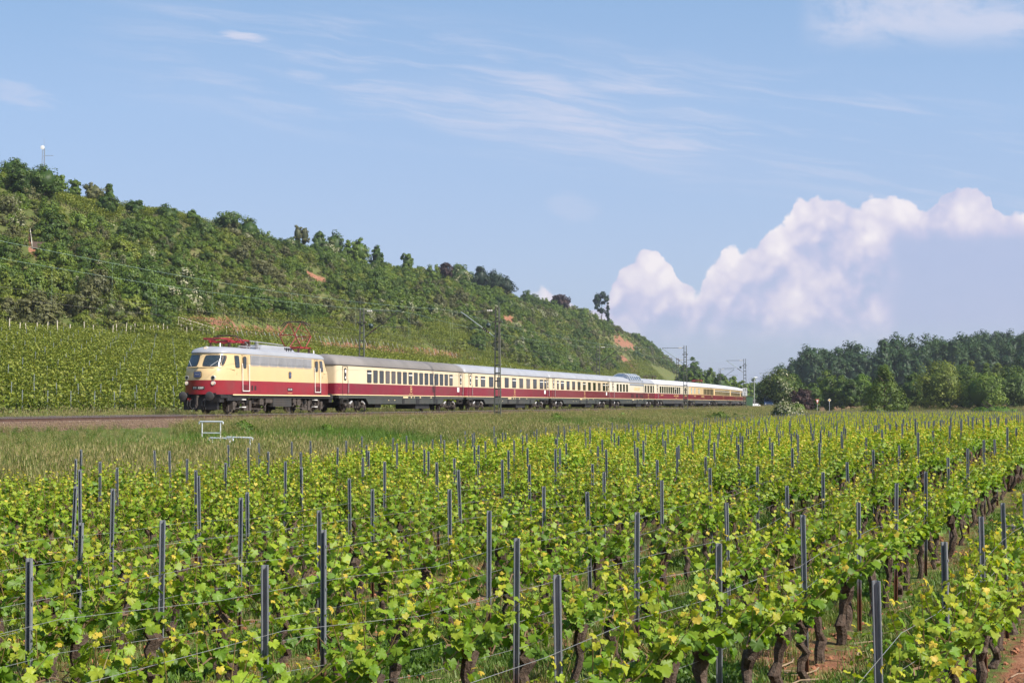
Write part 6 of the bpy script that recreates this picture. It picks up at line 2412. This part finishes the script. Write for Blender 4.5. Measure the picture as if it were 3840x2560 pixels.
# stairs with white handrails on the slope left of the engine, and a short flight higher up
def stairs(p0, p1, label, width, n, rails, rail_h=1.0):
    a, b = Vector(p0), Vector(p1)
    t = empty('hillside_stairs', a, 0, label, 'stairs')
    ax = (b - a)
    flat = Vector((ax.x, ax.y, 0)).normalized()
    rz = atan2(flat.y, flat.x)
    SANDST = MATS.get('sandstone') or principled('sandstone', (0.105, 0.075, 0.058), 0.95, var=0.3)
    st = cached(('stair', width, n), lambda: MB().box((0, 0, 0), (ax.length / n * 1.05, width, 0.3)).mesh('step', SANDST))
    for k in range(n):
        o = obj('step', st, t)
        o.location = ax * ((k + .5) / n) + Vector((0, 0, 0.1))
        o.rotation_euler = (0, 0, rz)
    sd = Vector((-flat.y, flat.x, 0))
    for s in rails:
        mb = MB()
        off = sd * (s * width / 2)
        mb.tube([off + Vector((0, 0, rail_h)), ax + off + Vector((0, 0, rail_h))], 0.045, 5)
        mb.tube([off + Vector((0, 0, rail_h * .5)), ax + off + Vector((0, 0, rail_h * .5))], 0.03, 5)
        hr = mb.build('handrail', PALEW, t)
        m = max(3, int(ax.length / 3))
        for q in range(m + 1):
            p = ax * (q / m) + off
            MB().tube([p + Vector((0, 0, -0.3)), p + Vector((0, 0, rail_h + .05))], 0.045, 5).build('post', PALEW, hr)


PALEW = principled('pale_handrail', (0.62, 0.56, 0.46), 0.7, var=0.15)
ha, hb = hit(656, 1222), hit(790, 1262)
stairs((ha[0], ha[1], ha[2] + .3), (hb[0], hb[1], hb[2] + .3), 'stone stairs with pale handrails on the slope left above the engine', 1.6, 22, (-1, 1), 1.3)
ha, hb = hit(138, 888), hit(146, 942)
stairs((ha[0], ha[1], ha[2] + .4), (hb[0], hb[1], hb[2] + .4), 'short steep flight of brick coloured steps high on the left hillside', 2.4, 12, (-1,), 1.0)

# two round bushes within the vineyard behind the second mast, and other bushes with a place of their own
BUSH = [
    (1722, 1322, 64, 50, 'light', 'round', 'round sunlit bush in the hill vineyard above the first coach', 60),
    (1785, 1322, 72, 62, 'dark', 'round', 'dark bush touching the round sunlit one in the hill vineyard', 60),
    (910, 1632, 100, 62, 'lush', 'bush', 'fresh green leafy bush beside the galvanised railing', 70),
    (1225, 1628, 60, 44, 'lush', 'bush', 'small leafy bush on the bank below the gap behind the engine', 40),
    (1905, 1632, 70, 46, 'lush', 'bush', 'leafy bush on the bank below the second coach', 40),
    (2085, 1580, 60, 34, 'lush', 'bush', 'small bush on the bank below the third coach', 40),
    (2330, 1572, 50, 28, 'lush', 'bush', 'low bush on the bank below the dome car', 40),
    (2690, 1590, 110, 52, 'mid', 'bush', 'dark bushy growth on the bank in front of the end of the train', 50),
    (2770, 1590, 90, 44, 'lush', 'bush', 'pale leafy growth on the bank below the sign mast', 50),
    (1790, 1640, 50, 40, 'lush', 'bush', 'small bush on the bank near the foot of the front mast', 30),
]
FOL['lush'] = foliage('lush_leaves', [(0.0, (0.05, 0.10, 0.014)), (0.5, (0.11, 0.20, 0.022)), (1.0, (0.19, 0.28, 0.04))], trans=0.3)
for i, (px_, py_, wp, hp, m_, sh, lb, nc) in enumerate(BUSH):
    plant_tree(px_, py_, wp, hp, m_, sh, lb, 'bush', 'bush', d=None, seed=100 + i, clumps=nc, per=24)

# --- trees and bushes at the far edge of the vineyard on the right
RIGHT = [
    (2948, 1556, 150, 66, 'blossom', 'bush', 'elder bush full of white blossom at the end of the railway bank', 200, 0.85, 'elder_bush'),
    (3004, 1530, 92, 74, 'purple', 'round', 'dark purple leaved bush beside the yellow and white road signs', 290, 0, 'purple_bush'),
    (3315, 1556, 215, 182, 'mid', 'cone', 'young feathery tree with drooping tiers standing alone at the vineyard edge', 262, 0, 'larch_tree'),
    (3524, 1545, 190, 192, 'light', 'round', 'large round light green tree at the vineyard edge', 330, 0, 'broad_tree'),
    (3610, 1548, 140, 170, 'dark', 'round', 'dark bushy tree between the large round one and the willow like one', 338, 0, 'broad_tree'),
    (3690, 1540, 180, 135, 'mid', 'round', 'bushy green tree with sunlit right side at the vineyard edge', 325, 0, 'broad_tree'),
    (3800, 1530, 150, 150, 'dark', 'round', 'tall dark tree at the right edge of the meadow', 345, 0, 'broad_tree'),
    (3640, 1500, 60, 152, 'light', 'tall', 'slim pale poplar behind the bushy trees', 420, 0, 'poplar_tree'),
    (3742, 1500, 80, 148, 'light', 'tall', 'pale poplar right of the slim one', 425, 0, 'poplar_tree'),
    (3700, 1500, 70, 140, 'mid', 'tall', 'greyish poplar between the two pale ones', 440, 0, 'poplar_tree'),
    (3420, 1530, 95, 132, 'dark', 'round', 'dark tree behind the feathery young tree', 350, 0, 'broad_tree'),
    (3228, 1525, 80, 130, 'lush', 'round', 'bright yellow green tree top among darker ones', 380, 0, 'broad_tree'),
    (3155, 1528, 80, 125, 'mid', 'tall', 'upright green tree left of the bright yellow green one', 370, 0, 'broad_tree'),
    (3190, 1530, 90, 105, 'dark', 'round', 'dark tree in front of the bright yellow green one', 355, 0, 'broad_tree'),
    (3105, 1528, 90, 135, 'mid', 'round', 'green tree behind the yellow diamond road sign', 375, 0, 'broad_tree'),
    (3040, 1528, 90, 88, 'dark', 'round', 'low dark tree behind the purple bush', 360, 0, 'broad_tree'),
    (2925, 1518, 150, 128, 'blossom', 'round', 'large dark tree with blossoming top behind the far masts', 345, 0.3, 'acacia_tree'),
    (2880, 1518, 90, 95, 'dark', 'round', 'shady tree beside the street lamp and parked van', 350, 0, 'broad_tree'),
    (2975, 1520, 90, 118, 'dark', 'round', 'dark tree right of the blossoming one', 352, 0, 'broad_tree'),
    (3275, 1530, 110, 95, 'mid', 'round', 'green bushy tree left behind the feathery tree', 365, 0, 'broad_tree'),
    (3470, 1530, 80, 110, 'mid', 'round', 'green tree between the feathery tree and the large round one', 352, 0, 'broad_tree'),
    (2985, 1545, 70, 40, 'mid', 'bush', 'low green bush behind the white elder', 285, 0, 'bush'),
    (3350, 1552, 90, 34, 'lush', 'bush', 'low bright weeds under the feathery tree', 270, 0, 'bush'),
    (3740, 1556, 220, 40, 'lush', 'bush', 'bright green thicket along the foot of the right hand trees', 300, 0, 'bush'),
    (3560, 1500, 110, 95, 'dark', 'round', 'dark tree behind the large round light one', 430, 0, 'broad_tree'),
    (3830, 1500, 110, 175, 'wood', 'round', 'tall dark wood tree at the right margin', 460, 0, 'broad_tree'),
]
for i, (px_, py_, wp, hp, m_, sh, lb, dd, bl_, nm) in enumerate(RIGHT):
    plant_tree(px_, py_, wp, hp, m_, sh, lb, 'bush' if 'bush' in nm else 'tree', nm, d=dd, seed=200 + i, clumps=150 if sh == 'cone' else 85 if wp > 100 else 55, per=26, blossom=bl_)

# the wood on the rise: countable trees, all alike
WOODM = [crown(4000 + i, 12, 23 + 2 * (i % 3), 70, 50, 0.85, FOL['wood'], 'tall' if i % 3 == 1 else 'round', 0, 0) for i in range(6)]
WT = trunk_mesh(4100, 18, 0.35, 3)
cand = []
for r in range(12):
    d_ = 560 + r * 26
    px_ = 2690 + rng.uniform(0, 30)
    while px_ < 3990:
        x = (px_ - 1920) / F * d_
        z = landz(x, d_)
        sk = np.interp(px_, [p for p, q in FOREST_SKY], [q for p, q in FOREST_SKY])
        _, ty = proj(x, d_, z + 21)
        _, ly = proj(x, d_, z)
        if ty > sk - 4:
            cand.append((x, d_, z, ty))
        px_ += rng.uniform(36, 58) * 700 / d_
rng.shuffle(cand)
cand = sorted(cand, key=lambda c: c[3])[:300]
for k, (x, y, z, _) in enumerate(cand):
    o = empty('wood_tree', (x, y, z), rng.uniform(0, 6.28), 'dark bluish tree in the distant wood, %s' % (('in its front rank' if y < 650 else 'in its middle' if y < 760 else 'in its rear rank') + ' ' + next(t for p_, t in ((2900, 'behind the blossoming tree'), (3080, 'above the purple bush'), (3200, 'above the diamond road sign'), (3420, 'above the feathery young tree'), (3640, 'above the large round tree'), (9999, 'at the right margin')) if 1920 + F * x / y < p_)), 'tree', 'trees of the distant wood')
    s = rng.uniform(0.85, 1.12)
    o.scale = (s * rng.uniform(.85, 1.15), s, s)
    obj('crown', WOODM[int(rng.integers(0, 6))], o)
    obj('trunk', WT, o)
# trees along the foot of the hill towards the valley end
for k, (px_, top, wp, dd) in enumerate([(2600, 1335, 60, 640), (2660, 1372, 44, 560), (2620, 1400, 60, 520), (2700, 1392, 60, 520), (2740, 1405, 60, 540), (2790, 1425, 60, 560), (2655, 1420, 60, 480), (2765, 1440, 60, 500), (2830, 1418, 60, 620), (2725, 1440, 50, 470), (2680, 1445, 50, 455), (2565, 1358, 70, 640), (2605, 1370, 66, 620), (2640, 1385, 66, 600), (2672, 1398, 60, 580), (2708, 1408, 60, 570), (2740, 1420, 60, 565), (2775, 1430, 60, 560), (2805, 1438, 54, 600), (2585, 1392, 60, 560), (2628, 1410, 60, 520), (2752, 1446, 50, 480), (2708, 1450, 50, 460)]):
    x = (px_ - 1920) / F * dd
    z = landz(x, dd)
    o = plant_tree(px_, top + 10, wp, 10, 'mid' if k % 3 else 'dark', 'round', ['leafy tree at the low hill end', 'green tree in the valley dip'][k % 2] + ', ' + ('left of' if px_ < 2570 else 'between' if px_ < 2795 else 'right of') + ' the two far masts' + (' on the skyline' if top < 1412 else ' below skyline'), 'tree', 'valley_tree', d=dd, seed=300 + k, clumps=34, per=24, group='trees at the low end of the hill')

# meadow between vineyard and trees
n = 16000
yy = rng.uniform(262, 345, n)
xx = yy * rng.uniform(0.15, 0.40, n)
k_ = side_c(xx, yy) < -8
xx, yy = xx[k_], yy[k_]
n = len(xx)
scatter('meadow_grass', np.stack([xx, yy, land(xx, yy)], 1), np.stack([np.zeros(n), np.zeros(n), rng.uniform(0, 6.28, n)], 1), rng.uniform(0.9, 1.5, n), np.where(rng.random(n) < 0.5, rng.integers(0, 3, n), rng.integers(3, 7, n)), TALL, 'grassy strip between the vineyard and the trees', 'grass')

# --- road signs, lamp, vehicles at the far end
def sign(px_, py_top, kind, label, d):
    x = (px_ - 1920) / F * d
    z = landz(x, d)
    zt = CZ + (1512 - py_top) / F * d
    t = empty('road_sign', (x, d, z), 0, label, 'road sign')
    MB().tube([(0, 0, -0.2), (0, 0, zt - z + .3)], 0.05, 6).build('post', STEEL, t)
    s = 0.36
    if kind == 'yield':
        for k, (sc_, m_) in enumerate(((1.0, SIGNR), (0.66, WHITE))):
            a = [(-s * sc_, 0), (s * sc_, 0), (0, -1.05 * sc_)]
            dz = (1 - sc_) * -0.35
            mb = MB().loft([[(p, -0.06 - k * 0.02, zt - z + q + .3 + dz) for p, q in a], [(p, -0.04 - k * 0.02, zt - z + q + .3 + dz) for p, q in a]])
            mb.build('sign_plate' if k == 0 else 'sign_field', m_, t)
    else:
        for k, (sc_, m_) in enumerate(((1.0, WHITE), (0.66, YELLOW))):
            a = [(-s * sc_, 0), (0, s * sc_), (s * sc_, 0), (0, -s * sc_)]
            mb = MB().loft([[(p, -0.06 - k * 0.02, zt - z + q) for p, q in a], [(p, -0.04 - k * 0.02, zt - z + q) for p, q in a]])
            mb.build('sign_plate' if k == 0 else 'sign_field', m_, t)


sign(3064, 1502, 'yield', 'white triangular give way sign with red border beside the purple bush', 300)
sign(3109, 1500, 'priority', 'yellow diamond shaped priority road sign in front of the trees', 300)
d_ = 330
x_ = (2828 - 1920) / F * d_
z_ = landz(x_, d_)
lt = empty('street_lamp', (x_, d_, z_), 0, 'tall pale street lamp with a white head at the end of the train', 'street lamp')
hl = CZ + (1512 - 1416) / F * d_ - z_
MB().tube([(0, 0, 0), (0, 0, hl - .2), (-.25, 0, hl), (.2, 0, hl + .05)], 0.07, 6).build('pole', STEEL, lt)
MB().loft([rplan(0.42, 0.16, 0.15, hl), rplan(0.45, 0.18, 0.16, hl + .08), rplan(0.3, 0.1, 0.1, hl + .18)]).build('lamp_head', WHITE, lt).location = (.35, 0, 0)


def van(px_, py_base, d, col, label, rot, L=5.2, W=1.9, H=2.1):
    x = (px_ - 1920) / F * d
    z = landz(x, d)
    t = empty('parked_van', (x, d, z), rot, label, 'van')
    pf = [(-L / 2, .35), (-L / 2, H * .9), (-L / 2 + .2, H), (L * .18, H), (L * .33, H * .58), (L / 2 - .1, H * .48), (L / 2, H * .35), (L / 2, .35)]
    MB().loft([[(a, -W / 2, b) for a, b in pf], [(a, W / 2, b) for a, b in pf]]).build('body', col, t)
    ws = MB().loft([[(L * .185, -W * .44, H * .97), (L * .185, W * .44, H * .97), (L * .335, W * .44, H * .6), (L * .335, -W * .44, H * .6)], [(L * .205, -W * .44, H * .99), (L * .205, W * .44, H * .99), (L * .355, W * .44, H * .62), (L * .355, -W * .44, H * .62)]])
    ws.build('windscreen', GLASS, t)
    for s in (-1, 1):
        MB().box((-.3, s * (W / 2 + .01), H * .75), (L * .5, .02, H * .28)).build('side_window', GLASS, t)
        for e in (-1, 1):
            w = obj('wheel', cached('vw', lambda: MB().tube([(0, -.1, 0), (0, .1, 0)], 0.33, 14).mesh('wheel', BLACK)), t)
            w.location = (e * L * .3, s * (W / 2 - .08), 0.33)
        MB().ball((L / 2 - .02, s * W * .36, H * .36), 0.12, 8, 5).build('headlight', WHITE, t)
    return t


BLUEV = principled('van_blue', (0.10, 0.15, 0.26), 0.35, coat=0.4)
van(2884, 1512, 345, BLUEV, 'blue grey van facing the camera under the shady trees', -pi / 2 - 0.2, 5.2, 2.3, 2.9)
van(2826, 1506, 372, principled('van_white', (0.7, 0.7, 0.68), 0.4, coat=0.3), 'white van behind the end of the train', -pi / 2 + 0.1, 5.0, 2.2, 2.5)
gh = empty('trackside_hut', (float((2807 - 1920) / F * 330), 330, landz((2807 - 1920) / F * 330, 330)), 0, 'narrow green trackside cabinet right behind the last coach', 'cabinet')
MB().box((0, 0, 1.3), (1.6, 1.6, 2.8)).build('cabinet_body', principled('cabinet_green', (0.05, 0.12, 0.05), 0.6), gh)
MB().box((0, 0, 2.76), (1.8, 1.8, 0.12)).build('cabinet_roof', DARK, gh)
MB().box((0, -.81, 1.3), (1.0, 0.03, 2.2)).build('cabinet_door', principled('cabinet_door', (0.04, 0.10, 0.045), 0.6), gh)

# ------------------------------------------------------------------ the air
hz = MB().box((0, 0, 0), (1, 1, 1))
HAZE = bpy.data.materials.new('haze_air')
HAZE.use_nodes = True
w = NT(HAZE.node_tree)
w.n.clear()
out = w.node('ShaderNodeOutputMaterial')
pv = w.node('ShaderNodeVolumePrincipled', {'Color': (0.80, 0.86, 0.95, 1), 'Density': 0.00013, 'Anisotropy': 0.3})
w.l.new(pv.outputs[0], out.inputs['Volume'])
ho = hz.build('haze', HAZE, None, kind='stuff', label='thin summer haze filling the valley')
ho.scale = (6200, 6200, 125)
ho.location = (0, 0, 50)
